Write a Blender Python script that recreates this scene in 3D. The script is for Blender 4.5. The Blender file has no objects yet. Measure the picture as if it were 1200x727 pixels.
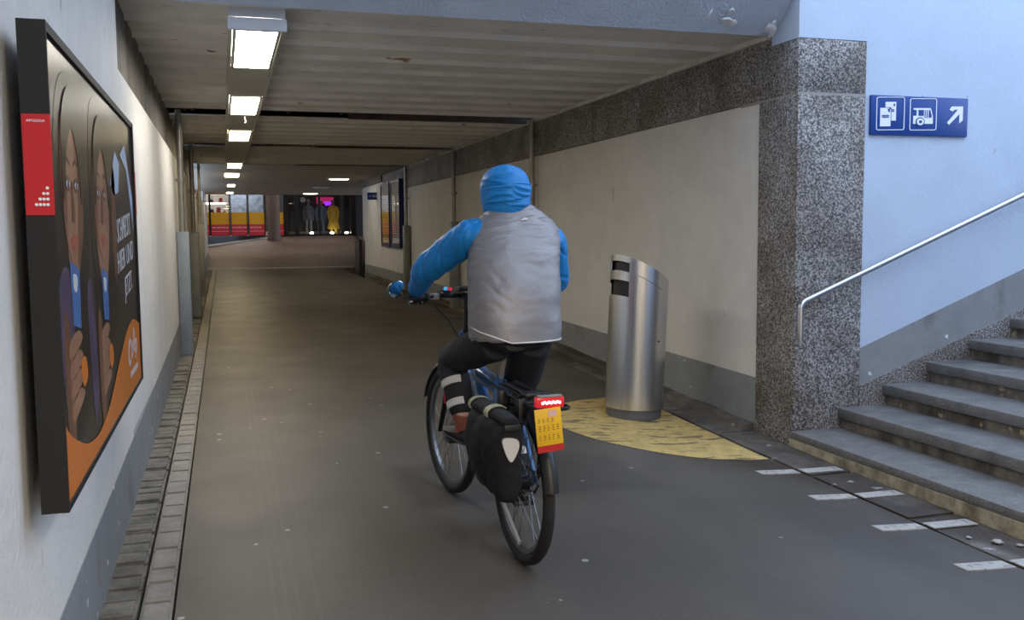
import bpy, bmesh, math, random
from math import sin, cos, pi, radians, sqrt
from mathutils import Vector, Matrix, noise
random.seed(7)
SC = bpy.context.scene
COL = SC.collection

# ------------------------------------------------------------------ materials
def mat(name, color, rough=.6, metal=0., var=0., vscale=8., bump=0., bscale=60., spec=.5, coat=0.,
        color2=None, spots=None, stretch=(1, 1, 1), emit=None, estr=0.):
    m = bpy.data.materials.new(name); m.use_nodes = True
    nt = m.node_tree; N = nt.nodes; L = nt.links
    b = N['Principled BSDF']
    b.inputs['Base Color'].default_value = (*color, 1)
    b.inputs['Roughness'].default_value = rough
    b.inputs['Metallic'].default_value = metal
    b.inputs['Specular IOR Level'].default_value = spec
    b.inputs['Coat Weight'].default_value = coat
    b.inputs['Coat Roughness'].default_value = .16
    if emit:
        b.inputs['Emission Color'].default_value = (*emit, 1); b.inputs['Emission Strength'].default_value = estr
    tc = N.new('ShaderNodeTexCoord'); mp = N.new('ShaderNodeMapping')
    mp.inputs['Scale'].default_value = stretch
    L.new(tc.outputs['Object'], mp.inputs['Vector'])
    src = None
    if var or color2:
        n = N.new('ShaderNodeTexNoise'); n.inputs['Scale'].default_value = vscale; n.inputs['Detail'].default_value = 6
        n.inputs['Roughness'].default_value = .65
        L.new(mp.outputs[0], n.inputs['Vector'])
        r = N.new('ShaderNodeValToRGB')
        c2 = color2 or tuple(max(0, c * (1 - var)) for c in color)
        c1 = color if color2 else tuple(min(1, c * (1 + var)) for c in color)
        r.color_ramp.elements[0].position = .33; r.color_ramp.elements[0].color = (*c2, 1)
        r.color_ramp.elements[1].position = .67; r.color_ramp.elements[1].color = (*c1, 1)
        L.new(n.outputs['Fac'], r.inputs['Fac']); src = r.outputs['Color']
    for (sc, lo, hi, col, st) in (spots or []):
        n = N.new('ShaderNodeTexNoise'); n.inputs['Scale'].default_value = sc; n.inputs['Detail'].default_value = 5
        m2 = N.new('ShaderNodeMapping'); m2.inputs['Scale'].default_value = st
        m2.inputs['Location'].default_value = (sc * .37, sc * .11, lo * 9)
        L.new(tc.outputs['Object'], m2.inputs['Vector']); L.new(m2.outputs[0], n.inputs['Vector'])
        r = N.new('ShaderNodeMapRange'); r.inputs['From Min'].default_value = lo; r.inputs['From Max'].default_value = hi
        L.new(n.outputs['Fac'], r.inputs['Value'])
        mx = N.new('ShaderNodeMix'); mx.data_type = 'RGBA'
        L.new(r.outputs['Result'], mx.inputs['Factor'])
        if src is not None: L.new(src, mx.inputs['A'])
        else: mx.inputs['A'].default_value = (*color, 1)
        mx.inputs['B'].default_value = (*col, 1); src = mx.outputs['Result']
    if src is not None: L.new(src, b.inputs['Base Color'])
    if bump:
        n = N.new('ShaderNodeTexNoise'); n.inputs['Scale'].default_value = bscale; n.inputs['Detail'].default_value = 5
        L.new(mp.outputs[0], n.inputs['Vector'])
        bp = N.new('ShaderNodeBump'); bp.inputs['Strength'].default_value = bump; bp.inputs['Distance'].default_value = .01
        L.new(n.outputs['Fac'], bp.inputs['Height']); L.new(bp.outputs[0], b.inputs['Normal'])
    return m

def glass_mat(name, tint=(1, 1, 1), rough=.02, ior=1.45):
    """thin pane: mostly see-through, mirror-like at grazing angles"""
    m = bpy.data.materials.new(name); m.use_nodes = True
    nt = m.node_tree; N = nt.nodes; L = nt.links
    N.remove(N['Principled BSDF'])
    t = N.new('ShaderNodeBsdfTransparent'); t.inputs[0].default_value = (*tint, 1)
    g = N.new('ShaderNodeBsdfGlossy'); g.inputs['Roughness'].default_value = rough
    f = N.new('ShaderNodeFresnel')
    ge = N.new('ShaderNodeNewGeometry'); mr = N.new('ShaderNodeMapRange')      # same reflectance from either face of the pane
    mr.inputs['To Min'].default_value = ior; mr.inputs['To Max'].default_value = 1 / ior
    L.new(ge.outputs['Backfacing'], mr.inputs['Value']); L.new(mr.outputs['Result'], f.inputs['IOR'])
    mx = N.new('ShaderNodeMixShader')
    L.new(f.outputs[0], mx.inputs[0]); L.new(t.outputs[0], mx.inputs[1]); L.new(g.outputs[0], mx.inputs[2])
    L.new(mx.outputs[0], N['Material Output'].inputs[0])
    return m

def case_glass():
    return glass_mat('case_glass', ior=1.2)

def granite_mat(name, scale=1.):
    m = bpy.data.materials.new(name); m.use_nodes = True
    nt = m.node_tree; N = nt.nodes; L = nt.links; b = N['Principled BSDF']
    tc = N.new('ShaderNodeTexCoord')
    n1 = N.new('ShaderNodeTexNoise'); n1.inputs['Scale'].default_value = 78 * scale; n1.inputs['Detail'].default_value = 4; n1.inputs['Roughness'].default_value = .75
    n2 = N.new('ShaderNodeTexNoise'); n2.inputs['Scale'].default_value = 2.6; n2.inputs['Detail'].default_value = 5
    for n in (n1, n2): L.new(tc.outputs['Object'], n.inputs['Vector'])
    r = N.new('ShaderNodeValToRGB'); e = r.color_ramp.elements
    e[0].position = .40; e[0].color = (.03, .03, .031, 1); e[1].position = .60; e[1].color = (.52, .50, .49, 1)
    k = e.new(.5); k.color = (.19, .175, .165, 1)
    L.new(n1.outputs['Fac'], r.inputs['Fac'])
    r2 = N.new('ShaderNodeValToRGB'); e = r2.color_ramp.elements
    e[0].position = .35; e[0].color = (.62, .57, .52, 1); e[1].position = .62; e[1].color = (1, 1, 1, 1)
    L.new(n2.outputs['Fac'], r2.inputs['Fac'])
    mx = N.new('ShaderNodeMix'); mx.data_type = 'RGBA'; mx.blend_type = 'MULTIPLY'; mx.inputs['Factor'].default_value = 1
    L.new(r.outputs[0], mx.inputs['A']); L.new(r2.outputs[0], mx.inputs['B'])
    L.new(mx.outputs['Result'], b.inputs['Base Color'])
    b.inputs['Roughness'].default_value = .65
    bp = N.new('ShaderNodeBump'); bp.inputs['Strength'].default_value = .5; bp.inputs['Distance'].default_value = .006
    L.new(n1.outputs['Fac'], bp.inputs['Height']); L.new(bp.outputs[0], b.inputs['Normal'])
    return m

def asphalt_mat():
    m = bpy.data.materials.new('asphalt'); m.use_nodes = True
    nt = m.node_tree; N = nt.nodes; L = nt.links; b = N['Principled BSDF']
    tc = N.new('ShaderNodeTexCoord'); P = tc.outputs['Object']
    def noise_(sc, det=5, st=(1, 1, 1)):
        mp = N.new('ShaderNodeMapping'); mp.inputs['Scale'].default_value = st; L.new(P, mp.inputs[0])
        n = N.new('ShaderNodeTexNoise'); n.inputs['Scale'].default_value = sc; n.inputs['Detail'].default_value = det
        L.new(mp.outputs[0], n.inputs['Vector']); return n.outputs['Fac']
    def rng(v, a, c):
        r = N.new('ShaderNodeMapRange'); r.inputs['From Min'].default_value = a; r.inputs['From Max'].default_value = c
        L.new(v, r.inputs['Value']); return r.outputs['Result']
    def mix(f, a, bcol, k=1.):
        mx = N.new('ShaderNodeMix'); mx.data_type = 'RGBA'
        if k != 1.:
            mm = N.new('ShaderNodeMath'); mm.operation = 'MULTIPLY'; mm.inputs[1].default_value = k; L.new(f, mm.inputs[0]); f = mm.outputs[0]
        L.new(f, mx.inputs['Factor'])
        if isinstance(a, tuple): mx.inputs['A'].default_value = (*a, 1)
        else: L.new(a, mx.inputs['A'])
        mx.inputs['B'].default_value = (*bcol, 1); return mx.outputs['Result']
    def math_(op, a, bb):
        mm = N.new('ShaderNodeMath'); mm.operation = op
        for i, v in enumerate((a, bb)):
            if isinstance(v, (int, float)): mm.inputs[i].default_value = v
            else: L.new(v, mm.inputs[i])
        return mm.outputs[0]
    sep = N.new('ShaderNodeSeparateXYZ'); L.new(P, sep.inputs[0]); X, Y = sep.outputs[0], sep.outputs[1]
    def box(x0, x1, y0, y1, s=.05):
        f = None
        for v, a, sg in ((X, x0, 1), (X, x1, -1), (Y, y0, 1), (Y, y1, -1)):
            r = rng(v, a - s * sg, a + s * sg); f = r if f is None else math_('MULTIPLY', f, r)
        return f
    c = mix(rng(noise_(1.3, 6, (1, .5, 1)), .35, .68), (.054, .048, .041), (.084, .074, .062))
    c = mix(rng(noise_(220, 2), .5, .75), c, (.16, .15, .135), .55)
    c = mix(box(.9, 2.35, 4.7, 5.55), c, (.030, .029, .028), .55)              # repaired patch
    c = mix(box(-.1, .08, -2, 30, .1), c, (.085, .078, .068), .55)             # worn lane beside the gutter
    for x in (.145, .19, .235, .31):
        c = mix(box(x - .004, x + .004, 2, 9, .006), c, (.11, .10, .09), .5)   # tyre lines
    c = mix(math_('MULTIPLY', rng(X, 2.75, 3.3), rng(noise_(2.3, 5, (1, .5, 1)), .38, .6)), c, (.045, .034, .024), .8)  # brown damp
    vo = N.new('ShaderNodeTexVoronoi'); vo.inputs['Scale'].default_value = 3.4; L.new(P, vo.inputs['Vector'])
    sp = math_('MULTIPLY', math_('LESS_THAN', vo.outputs['Distance'], .055),
               math_('GREATER_THAN', math_('ADD', noise_(1.1, 1), 0), .42))
    c = mix(sp, c, (.36, .35, .32), .9)                                          # trodden gum
    vo2 = N.new('ShaderNodeTexVoronoi'); vo2.inputs['Scale'].default_value = 6.1; L.new(P, vo2.inputs['Vector'])
    c = mix(math_('LESS_THAN', vo2.outputs['Distance'], .035), c, (.17, .16, .15), .8)
    L.new(c, b.inputs['Base Color'])
    r = N.new('ShaderNodeMapRange'); r.inputs['To Min'].default_value = .36; r.inputs['To Max'].default_value = .62
    L.new(noise_(1.7, 5), r.inputs['Value']); L.new(r.outputs[0], b.inputs['Roughness'])
    bp = N.new('ShaderNodeBump'); bp.inputs['Strength'].default_value = .35; bp.inputs['Distance'].default_value = .004
    L.new(noise_(190, 3), bp.inputs['Height']); L.new(bp.outputs[0], b.inputs['Normal'])
    return m

M = {}
M['wall_paint'] = mat('cream_wall_paint', (.67, .655, .625), .65, var=.06, vscale=3, bump=.5, bscale=45,
                      spots=[(9, .70, .76, (.30, .29, .27), (1, 1, .35)), (2.2, .62, .9, (.48, .46, .42), (1, 1, .3))])
M['stair_paint'] = mat('sky_tinted_wall_paint', (.46, .54, .66), .6, var=.04, vscale=2.5, bump=.2, bscale=40,
                       spots=[(7, .72, .76, (.40, .40, .40), (1, 1, 1)), (1.7, .63, .8, (.40, .47, .58), (1, 1, .6))])  # white wall paint with the sky's blue cast put into its colour
M['dado'] = mat('grey_dado_paint', (.235, .245, .255), .6, var=.10, vscale=5, bump=.25, bscale=50,
                spots=[(9, .69, .70, (.62, .62, .60), (1, 1, 1)), (3, .6, .75, (.13, .13, .12), (1, 1, .5))])
M['granite'] = granite_mat('speckled_granite')
M['mortar'] = mat('grey_mortar', (.30, .28, .26), .85, bump=.4)
M['granite_dark'] = mat('dark_granite', (.17, .155, .135), .7, var=.5, vscale=45, bump=.5, bscale=60,
                        spots=[(3, .45, .7, (.075, .068, .060), (1, 1, .4))])  # darker granite tone with random darker blotches
M['ceiling'] = mat('old_white_ceiling_paint', (.63, .61, .58), .7, var=.10, vscale=3, bump=.15, bscale=30,
                   spots=[(5, .69, .73, (.25, .12, .05), (.6, 2.5, 1)), (9, .70, .72, (.12, .10, .08), (.5, 2, 1))])
M['ceil_smooth'] = mat('smooth_ceiling', (.34, .30, .25), .7, var=.06, vscale=2)
M['rust'] = mat('rusty_steel', (.055, .036, .026), .7, var=.5, vscale=6, bump=.3)
M['dark'] = mat('dark_cavity', (.075, .055, .042), .9)
M['rough_concrete'] = mat('rough_painted_concrete', (.50, .55, .65), .75, var=.06, vscale=4, bump=1., bscale=55)
M['flake'] = mat('peeling_white_paint', (.78, .79, .80), .6, bump=.3)
M['asphalt'] = asphalt_mat()
M['paver'] = mat('worn_paver', (.16, .15, .13), .75, var=.4, vscale=9, bump=.6, bscale=50,
                 spots=[(2.5, .55, .75, (.075, .066, .055), (1, 1, 1))])
M['paver_pale'] = mat('pale_channel_paver', (.27, .25, .22), .75, var=.2, vscale=7, bump=.4, bscale=60)
M['gutter_stone'] = mat('gutter_stone', (.115, .10, .085), .7, var=.35, vscale=9, bump=.6, bscale=50,
                        spots=[(1.9, .46, .58, (.040, .030, .022), (1, .5, 1)), (7, .66, .7, (.34, .33, .31), (1, 1, 1))])
M['slot'] = mat('dark_slot', (.012, .011, .010), .9)
M['step'] = mat('stone_step', (.145, .14, .135), .7, var=.22, vscale=7, bump=.45, bscale=70,
                spots=[(110, .55, .7, (.26, .25, .24), (1, 1, 1)), (2.2, .58, .8, (.075, .07, .065), (1, 1, 1))])
M['riser'] = mat('stone_riser', (.17, .15, .125), .8, var=.45, vscale=8, bump=.5, bscale=60,
                 spots=[(4, .5, .65, (.06, .05, .04), (1, 1, .5)), (9, .63, .68, (.36, .31, .20), (1, 1, 1))])
M['riser_low'] = mat('lichen_stained_riser', (.33, .29, .20), .8, var=.45, vscale=8, bump=.5, bscale=60,
                 spots=[(5, .5, .65, (.15, .12, .08), (1, 1, .4))])
M['yellow_paint'] = mat('worn_yellow_paint', (.50, .355, .125), .7, var=.18, vscale=9, bump=.3, bscale=150,
                        spots=[(7, .56, .62, (.16, .12, .06), (.7, 2.2, 1)), (35, .6, .68, (.20, .15, .07), (1, 1, 1))])
M['white_mark'] = mat('worn_white_marking', (.36, .345, .32), .7, var=.2, vscale=30, spots=[(25, .58, .66, (.20, .19, .17), (1, 1, 1))])
M['steel'] = mat('brushed_steel', (.68, .68, .69), .27, 1., var=.10, vscale=3, stretch=(40, 40, .6), bump=.05, bscale=4)
M['steel_rail'] = mat('satin_steel', (.62, .62, .63), .28, 1.)
M['steel_dull'] = mat('dull_steel', (.40, .39, .36), .42, 1., var=.1, vscale=6)
M['bin_base'] = mat('bin_plinth_grey', (.13, .13, .14), .5, .3)
M['black'] = mat('black_plastic', (.012, .012, .013), .45)
M['black_matt'] = mat('black_fabric', (.005, .005, .006), .85, bump=.4, bscale=250)
M['black_metal'] = mat('black_metal', (.015, .015, .016), .35, .4)
M['tyre'] = mat('tyre_rubber', (.014, .013, .013), .75, bump=.5, bscale=160)
M['rim'] = mat('grey_rim', (.20, .20, .20), .38, .9)
M['spoke'] = mat('steel_spoke', (.22, .22, .22), .35, 1.)
M['blue_frame'] = mat('blue_bike_paint', (.035, .13, .33), .3, .1, coat=.5)
M['grey_part'] = mat('grey_plastic', (.24, .23, .22), .5)
M['jacket'] = mat('blue_rain_jacket', (.008, .20, .54), .5, var=.07, vscale=9, bump=.25, bscale=25, spec=.4)
M['vest'] = mat('grey_reflective_vest', (.25, .24, .245), .5, .35, var=.05, vscale=5, bump=.25, bscale=30)
M['piping'] = mat('dark_piping', (.07, .06, .09), .7)
M['hem'] = mat('light_hem_piping', (.62, .61, .60), .5)
M['trousers'] = mat('black_trousers', (.010, .010, .014), .75, bump=.3, bscale=60)
M['reflect'] = mat('silver_reflective_tape', (.60, .59, .57), .45)
M['reflect_y'] = mat('pale_yellow_reflective_tape', (.30, .30, .19), .5)
M['glove'] = mat('black_glove', (.012, .012, .013), .7, bump=.3, bscale=120)
M['skin'] = mat('skin', (.50, .30, .21), .5, var=.05)
M['sock'] = mat('rust_orange_sock', (.27, .075, .035), .85, bump=.3, bscale=120)
M['shoe'] = mat('dark_shoe', (.035, .027, .032), .65, var=.2)
M['sole'] = mat('shoe_sole', (.05, .045, .045), .8)
M['eye'] = mat('eye_white', (.8, .78, .75), .25)
M['iris'] = mat('dark_iris', (.05, .035, .02), .2)
M['lip'] = mat('lip', (.40, .16, .13), .5)
M['hair'] = mat('brown_hair', (.05, .03, .018), .6)
M['red_lens'] = mat('red_lens', (.45, .010, .02), .25, emit=(1, .03, .05), estr=.35)
M['red_led'] = mat('lit_tail_lamp', (1, .5, .5), .3, emit=(1, .42, .40), estr=5)
M['plate'] = mat('yellow_number_plate', (.80, .46, .015), .45, var=.06, vscale=20)
M['plate_mark'] = mat('dark_plate_stamping', (.22, .13, .02), .6)
M['plate_pale'] = mat('pale_sticker', (.72, .45, .42), .5)
M['plate_red'] = mat('red_sticker', (.50, .012, .015), .45)
M['led_blue'] = mat('blue_button', (.05, .40, .85), .4, emit=(.1, .55, 1), estr=.5)
M['led_red'] = mat('red_button', (.8, .02, .06), .4, emit=(1, .03, .08), estr=.4)
M['mirror'] = mat('mirror_glass', (.85, .88, .9), .03, 1.)
M['sign_blue'] = mat('station_sign_blue', (.004, .045, .24), .4)
M['sign_white'] = mat('sign_white', (.80, .83, .86), .5)
M['frame_dark'] = mat('dark_grey_frame', (.020, .020, .020), .6, 0., spec=.25, var=.08)
M['pr_dark'] = mat('print_dark_brown', (.040, .030, .024), .34, var=.35, vscale=5, stretch=(1, 3, .6), spec=.28)
M['pr_orange'] = mat('print_orange', (.60, .17, .025), .34, var=.03, spec=.28)
M['pr_skin'] = mat('print_skin', (.29, .145, .085), .34, var=.2, vscale=5, spec=.28)
M['pr_skin2'] = mat('print_skin_shade', (.15, .068, .04), .34, var=.2, vscale=6, spec=.28)
M['pr_hair'] = mat('print_hair', (.018, .013, .011), .34, var=.4, vscale=9, stretch=(1, 6, .5), spec=.28)
M['pr_white'] = mat('print_white', (.60, .61, .64), .34, var=.08, vscale=30, spec=.28)
M['pr_blue'] = mat('print_blue', (.06, .15, .36), .34, var=.3, vscale=14, spec=.28)
M['pr_sky'] = mat('print_pale_blue', (.42, .52, .68), .34, var=.15, spec=.28)
M['pr_purple'] = mat('print_purple', (.075, .055, .10), .34, var=.4, vscale=16, spec=.28)
M['pr_lip'] = mat('print_lip', (.36, .08, .06), .34, spec=.28)
M['red_band'] = mat('red_band', (.52, .004, .012), .4)
M['pipe'] = mat('zinc_pipe', (.30, .285, .255), .45, .6, var=.15, vscale=8)
M['guard'] = mat('grey_pipe_guard', (.23, .235, .225), .5, .2, var=.10, vscale=5)
M['guard_cool'] = mat('blue_grey_pipe_guard', (.25, .28, .31), .5, .2, var=.08, vscale=5)
M['lamp_house'] = mat('grey_lamp_channel', (.42, .41, .37), .5, var=.05)
M['lamp_cap'] = mat('white_sheet_cap', (.62, .65, .70), .45, var=.03)
M['diffuser'] = mat('lamp_diffuser', (.9, .88, .8), .4, emit=(1, .94, .83), estr=30)
M['diffuser_warm'] = mat('warm_lamp_diffuser', (.9, .85, .7), .4, emit=(1, .82, .50), estr=24)
M['downlight'] = mat('lit_downlight', (.9, .88, .8), .4, emit=(1, .86, .62), estr=10)
M['glass'] = glass_mat('window_glass')
M['case_glass'] = case_glass()
M['case_blue'] = mat('dark_blue_case', (.010, .016, .10), .35, .3)
M['tt_yellow'] = mat('yellow_timetable', (.78, .47, .04), .6)
M['tt_white'] = mat('white_timetable', (.62, .58, .52), .6)
M['tt_ink'] = mat('timetable_ink', (.10, .09, .08), .6)
M['mull'] = mat('black_mullion', (.012, .012, .013), .4)
M['film_y'] = mat('yellow_window_film', (.62, .34, .02), .5, emit=(.62, .30, .02), estr=.18)
M['film_r'] = mat('red_window_film', (.46, .025, .05), .5, emit=(.45, .03, .05), estr=.25)
M['film_w'] = mat('pale_film_lettering', (.72, .42, .42), .5, emit=(.7, .4, .4), estr=.12)
M['column'] = mat('column_render', (.17, .13, .11), .7, var=.08)
M['hall_floor'] = mat('ramp_paving', (.20, .15, .12), .55, var=.14, vscale=2, bump=.2, bscale=90)
M['pale_stone'] = mat('pale_stone_edge', (.70, .66, .60), .6, var=.1)
M['shop_back'] = mat('shop_back_wall', (.40, .38, .36), .7, var=.2, vscale=4)
M['shop_blue'] = mat('blue_grey_display', (.20, .26, .36), .6, var=.5, vscale=5)
M['shelf'] = mat('pale_shelf', (.62, .56, .48), .6)
M['lit_strip'] = mat('lit_shelf_strip', (1, .9, .7), .5, emit=(1, .88, .66), estr=5)
M['goods'] = [mat('goods_' + n, c, .6) for n, c in (('brown', (.16, .09, .05)), ('cream', (.6, .5, .35)), ('black', (.03, .03, .03)), ('red', (.4, .05, .04)))]
M['dress_y'] = mat('mustard_coat', (.52, .34, .03), .8, bump=.3, bscale=20)
M['denim'] = mat('blue_denim', (.13, .22, .36), .8, bump=.3, bscale=20)
M['grey_cloth'] = mat('grey_cloth', (.12, .13, .16), .8, bump=.3, bscale=20)
M['mannequin'] = mat('mannequin_grey', (.22, .21, .20), .5)
M['neon'] = mat('purple_neon', (.3, .02, .6), .4, emit=(.22, .02, .9), estr=1.6)
M['pink'] = mat('magenta_panel', (.5, .02, .14), .5, emit=(.6, .02, .15), estr=.4)
M['floor_lamp'] = mat('shop_floor_spot', (1, .95, .8), .4, emit=(1, .92, .70), estr=22)
M['litter'] = mat('litter_paper', (.33, .32, .30), .8)
M['blocker'] = mat('blocker_grey', (.4, .4, .4), .8)  # for the added slab that blocks sky light

# ------------------------------------------------------------------ builders
def tag(o, label=None, cat=None, group=None, kind=None):
    if label: o['label'] = label
    if cat: o['category'] = cat
    if group: o['group'] = group
    if kind: o['kind'] = kind
    return o

def empty(name, loc=(0, 0, 0), rotz=0., label=None, cat=None, group=None, rot=None):
    o = bpy.data.objects.new(name, None); COL.objects.link(o)
    o.location = loc; o.rotation_euler = rot or (0, 0, rotz); o.empty_display_size = .1
    return tag(o, label, cat, group)

class MB:
    def __init__(s): s.bm = bmesh.new(); s.mi = 0
    def _fin(s, vs, fs, smooth):
        for f in fs: f.material_index = s.mi; f.smooth = smooth
        return vs
    def faces(s, co, faces, smooth=False):
        vs = [s.bm.verts.new(c) for c in co]; fs = []
        for f in faces:
            try: fs.append(s.bm.faces.new([vs[i] for i in f]))
            except ValueError: pass
        return s._fin(vs, fs, smooth)
    def box(s, x0, x1, y0, y1, z0, z1, bevel=0.):
        x0, x1 = min(x0, x1), max(x0, x1); y0, y1 = min(y0, y1), max(y0, y1); z0, z1 = min(z0, z1), max(z0, z1)
        if bevel:
            t = bmesh.new(); bmesh.ops.create_cube(t, size=1)
            for v in t.verts:
                v.co = Vector(((x0 + x1) / 2 + v.co.x * (x1 - x0), (y0 + y1) / 2 + v.co.y * (y1 - y0), (z0 + z1) / 2 + v.co.z * (z1 - z0)))
            bmesh.ops.bevel(t, geom=t.edges[:], offset=bevel, segments=2, affect='EDGES', profile=.5)
            s.add(t); return s
        s.faces([(x0, y0, z0), (x1, y0, z0), (x1, y1, z0), (x0, y1, z0), (x0, y0, z1), (x1, y0, z1), (x1, y1, z1), (x0, y1, z1)],
                [(0, 3, 2, 1), (4, 5, 6, 7), (0, 1, 5, 4), (1, 2, 6, 5), (2, 3, 7, 6), (3, 0, 4, 7)])
        return s
    def add(s, t, mtx=None, smooth=None):
        mp = {}
        for v in t.verts: mp[v] = s.bm.verts.new(mtx @ v.co if mtx else v.co)
        for f in t.faces:
            try: g = s.bm.faces.new([mp[v] for v in f.verts])
            except ValueError: continue
            g.material_index = s.mi; g.smooth = f.smooth if smooth is None else smooth
        t.free(); return s
    def loft(s, rings, cap=True, closed=True, smooth=True, loop=False):
        """rings: list of lists of points (same count)"""
        vv = [[s.bm.verts.new(p) for p in r] for r in rings]; n = len(rings[0]); fs = []
        prs = list(zip(vv[:-1], vv[1:])) + ([(vv[-1], vv[0])] if loop else [])
        for a, b in prs:
            for i in range(n if closed else n - 1):
                j = (i + 1) % n
                try: fs.append(s.bm.faces.new((a[i], a[j], b[j], b[i])))
                except ValueError: pass
        if cap and not loop:
            for r, fl in ((vv[0], True), (vv[-1], False)):
                try: fs.append(s.bm.faces.new(r[::-1] if fl else r))
                except ValueError: pass
        s._fin(None, fs, smooth); return s
    def tube(s, pts, rad, n=10, cap=True, smooth=True, squash=None, loop=False):
        pts = [Vector(p) for p in pts]
        rads = rad if isinstance(rad, (list, tuple)) else [rad] * len(pts)
        rings = []; up = None
        for i, p in enumerate(pts):
            if loop: d = (pts[(i + 1) % len(pts)] - pts[i - 1]).normalized()
            elif i == 0: d = (pts[1] - p).normalized()
            elif i == len(pts) - 1: d = (p - pts[-2]).normalized()
            else: d = ((pts[i + 1] - p).normalized() + (p - pts[i - 1]).normalized()).normalized()
            if up is None: up = Vector((0, 0, 1)) if abs(d.z) < .9 else Vector((0, 1, 0))
            side = d.cross(up).normalized(); up = side.cross(d).normalized()
            r = rads[i]; a_, b_ = (r, r) if squash is None else (r * squash[0], r * squash[1])
            rings.append([p + side * cos(2 * pi * k / n) * a_ + up * sin(2 * pi * k / n) * b_ for k in range(n)])
        return s.loft(rings, cap=cap, smooth=smooth, loop=loop)
    def cyl(s, p0, p1, r, n=16, r2=None, smooth=True):
        return s.tube([p0, p1], [r, r if r2 is None else r2], n=n, smooth=smooth)
    def ball(s, c, r, n=14, m=9, mtx=None):
        rx, ry, rz = r if isinstance(r, (tuple, list)) else (r, r, r)
        rings = []
        for i in range(1, m):
            a = -pi / 2 + pi * i / m
            rings.append([Vector((c[0] + rx * cos(a) * cos(2 * pi * k / n), c[1] + ry * cos(a) * sin(2 * pi * k / n), c[2] + rz * sin(a))) for k in range(n)])
        if mtx: rings = [[mtx @ p for p in r_] for r_ in rings]
        return s.loft(rings)
    def prism(s, pts2, axis, a0, a1):
        """polygon pts2 extruded along axis: 'x' -> pts (y,z); 'y' -> (x,z); 'z' -> (x,y)"""
        def P(p, a):
            return {'x': (a, p[0], p[1]), 'y': (p[0], a, p[1]), 'z': (p[0], p[1], a)}[axis]
        n = len(pts2)
        co = [P(p, a0) for p in pts2] + [P(p, a1) for p in pts2]
        fs = [tuple(range(n - 1, -1, -1)), tuple(range(n, 2 * n))] + [(i, (i + 1) % n, n + (i + 1) % n, n + i) for i in range(n)]
        s.faces(co, fs); return s
    def build(s, name, mats, parent=None, loc=(0, 0, 0), rot=(0, 0, 0), fixn=True):
        if fixn: bmesh.ops.recalc_face_normals(s.bm, faces=s.bm.faces[:])
        me = bpy.data.meshes.new(name); s.bm.to_mesh(me); s.bm.free()
        for m in (mats if isinstance(mats, (list, tuple)) else [mats]): me.materials.append(m)
        me.set_sharp_from_angle(angle=radians(42))
        o = bpy.data.objects.new(name, me); COL.objects.link(o); o.location = loc; o.rotation_euler = rot
        if parent is not None: o.parent = parent
        return o

def structure(o): o['kind'] = 'structure'; return o

def text_mb(txt, size, depth=.002, mtx=Matrix(), width=None, mb=None, shear=0.):
    cu = bpy.data.curves.new('t', 'FONT'); cu.body = txt; cu.size = size; cu.extrude = depth; cu.align_x = 'LEFT'; cu.resolution_u = 3; cu.shear = shear
    o = bpy.data.objects.new('t', cu); COL.objects.link(o)
    bpy.context.view_layer.update()
    me = bpy.data.meshes.new_from_object(o.evaluated_get(bpy.context.evaluated_depsgraph_get()))
    bpy.data.objects.remove(o); bpy.data.curves.remove(cu)
    t = bmesh.new(); t.from_mesh(me); bpy.data.meshes.remove(me)
    if width:
        xs = [v.co.x for v in t.verts]; k = width / (max(xs) - min(xs)); x0 = min(xs)
        for v in t.verts: v.co.x = (v.co.x - x0) * k
    mb = mb or MB(); mb.add(t, mtx); return mb

def fuse(mb, name, m, parent, voxel=.012, smooth=6, wrinkle=None):
    """union of closed shapes into one continuous skin"""
    o = mb.build(name, m, None)
    r = o.modifiers.new('r', 'REMESH'); r.mode = 'VOXEL'; r.voxel_size = voxel; r.use_smooth_shade = True
    sm = o.modifiers.new('s', 'SMOOTH'); sm.factor = .5; sm.iterations = smooth
    bpy.context.view_layer.update()
    me = bpy.data.meshes.new_from_object(o.evaluated_get(bpy.context.evaluated_depsgraph_get()))
    old = o.data; o.modifiers.clear(); o.data = me; bpy.data.meshes.remove(old); me.name = name
    if not me.materials: me.materials.append(m)
    if wrinkle:
        nm = [v.normal.copy() for v in me.vertices]
        for v, n in zip(me.vertices, nm): v.co += n * wrinkle(v.co)
    for p in me.polygons: p.use_smooth = True
    o.parent = parent
    return o

# ------------------------------------------------------------------ camera
F_PX, YAW, PITCH, ROLL, CH = 1095.6, .298, .0856, .00864, 1.45
fw = Vector((sin(YAW) * cos(PITCH), cos(YAW) * cos(PITCH), -sin(PITCH)))
rt = Vector((cos(YAW), -sin(YAW), 0)); dn = fw.cross(rt)
r2 = rt * cos(ROLL) + dn * sin(ROLL); d2 = -rt * sin(ROLL) + dn * cos(ROLL)
cd = bpy.data.cameras.new('camera'); cam = bpy.data.objects.new('camera', cd); COL.objects.link(cam)
cd.sensor_width = 36; cd.lens = F_PX / 1200 * 36; cd.clip_start = .05; cd.clip_end = 200
mw = Matrix((r2, -d2, -fw)).transposed().to_4x4(); mw.translation = (0, 0, CH); cam.matrix_world = mw
SC.camera = cam

# ------------------------------------------------------------------ ground
def sst(t): t = max(0., min(1., t)); return t * t * (3 - 2 * t)
def lerp(a, b, t): return a + (b - a) * t
def gfun(Y):
    if Y < 5.6: return 1.
    if Y < 10.5: return lerp(1., .30, (Y - 5.6) / 4.9)
    if Y < 18: return lerp(.30, 0., (Y - 10.5) / 7.5)
    return 0.
def fz(X, Y):
    z = .012 * (min(Y, 30) - 4)
    z -= .112 * sst((X - 1.75) / 1.75) * gfun(Y)
    if Y > 30: z += .096 * (Y - 30)
    return z

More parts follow.
